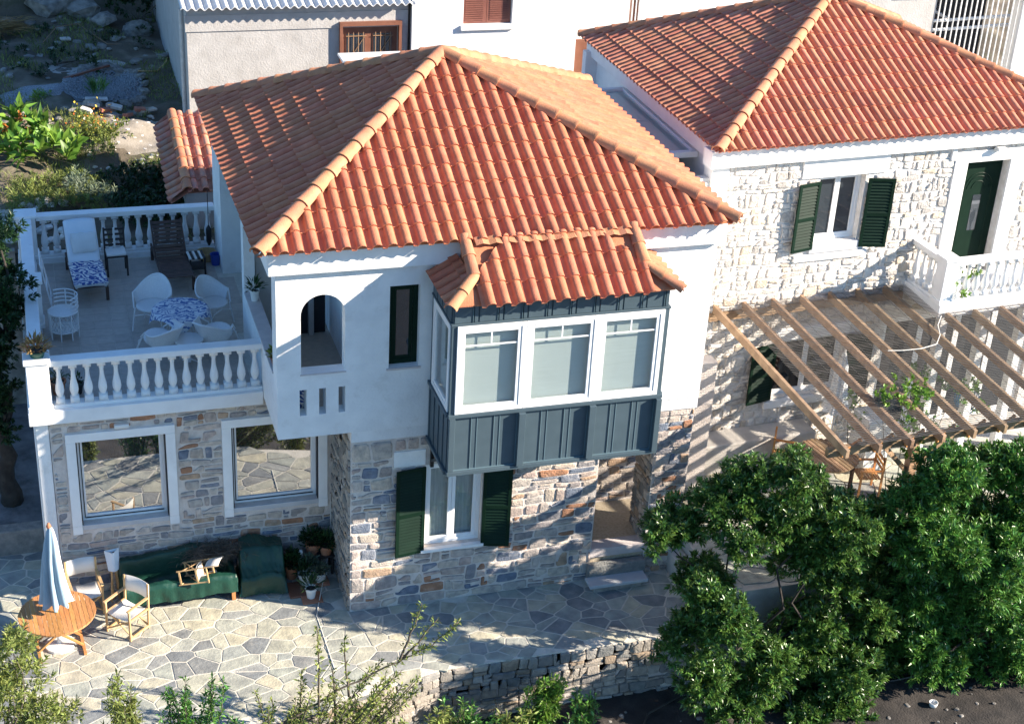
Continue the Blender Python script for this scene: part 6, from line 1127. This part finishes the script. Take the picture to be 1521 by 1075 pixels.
def patch(name, cx, cy, rx, ry, m, lift=.03, seed=0, n=26):
    rn_ = random.Random(seed); mb = MB(); rows = 6; mb.v.append((cx, cy, gz(cx, cy) + lift + .01))
    ph = [rn_.uniform(0, 6) for _ in range(3)]
    for k in range(1, rows + 1):
        for j in range(n):
            a = 2 * math.pi * j / n; w_ = 1 + .13 * math.sin(2 * a + ph[0]) + .09 * math.sin(5 * a + ph[1]); x, y = cx + rx * w_ * k / rows * math.cos(a), cy + ry * w_ * k / rows * math.sin(a); mb.v.append((x, y, gz(x, y) + lift + .01 * (1 - k / rows) - (.09 if k == rows else 0) + rn_.uniform(-.01, .01)))
    mb.f += [(0, 1 + j, 1 + (j + 1) % n) for j in range(n)] + [(1 + (k - 1) * n + j, 1 + k * n + j, 1 + k * n + (j + 1) % n, 1 + (k - 1) * n + (j + 1) % n) for k in range(1, rows) for j in range(n)]
    return mb.build(name, m, smooth=True)
tag(patch('gravel_bed', -2.95, 17.3, 1.0, 1.3, 'gravel', .05, 1), kind='structure'); tag(patch('gravel_bed', -4.7, 16.9, .9, .5, 'gravel', .05, 2), kind='structure'); tag(patch('garden_path', -2.2, 13.9, 1.45, 1.25, 'path', .03, 3), kind='structure'); tag(patch('concrete_patch', -3.3, 18.9, 1.0, .4, 'concrete', .04, 4), kind='structure')
gp = []
for k in range(2600):
    a = random.uniform(0, 6.28); q = random.random() ** .5; gp.append((-2.95 + 1.0 * q * math.cos(a), 17.3 + 1.3 * q * math.sin(a)))
gm = MB()
for (x, y) in gp:
    s = random.uniform(.02, .04); z = gz(x, y) + .07; gm.add([(x - s, y, z), (x, y - s, z), (x + s, y, z), (x, y + s, z), (x, y, z + s)], [(0, 1, 4), (1, 2, 4), (2, 3, 4), (3, 0, 4)])
tag(gm.build('gravel', 'gravel', fix=False), 'loose blue-grey gravel filling the round bed', 'gravel', kind='stuff')
tag(MB().tube([(-4.3, 20.5, 5.0), (-3.9, 21.6, 5.1), (-3.3, 21.9, 5.1), (-2.9, 21.0, 5.0), (-2.6, 20.3, 4.95), (-2.0, 20.2, 4.95)], .013, 6).build('garden_hose', 'bar_rust'), 'pale hose curving over the shaded garden soil', 'hose')
tag(MB().tube([(-2.0, 17.9, 4.9), (-1.5, 18.0, 4.85), (-1.2, 18.6, 4.9), (-1.0, 19.6, 4.95)], .02, 6).build('stick', 'wood_pale'), 'thin bent stick lying beside the grey building', 'stick'); tag(MB().beam((-3.9, 17.7, 4.83), (-2.7, 18.5, 4.9), .08, .05).build('timber', 'door_brown'), 'reddish timber lying along the back of the gravel bed', 'timber')
tag(MB().tube([(3.9, -3.1, -1.17), (4.6, -3.3, -1.17), (5.0, -2.7, -1.17), (5.8, -2.35, -1.17), (6.8, -2.6, -1.17), (9.8, -2.9, -1.17), (12, -2.8, -1.17)], .022, 6).build('irrigation_hose', 'hose_dark'), 'black irrigation hose snaking over the dark soil below the wall', 'hose')
tag(MB().lathe([(.0, 0), (.07, 0), (.085, .09), (.075, .09), (.06, .02), (.0, .02)], (10.35, -3.72, -1.19), n=16, cap=False).build('cup', 'pot_white', smooth=True), 'small white cup lying on the dark soil at the bottom right', 'cup')
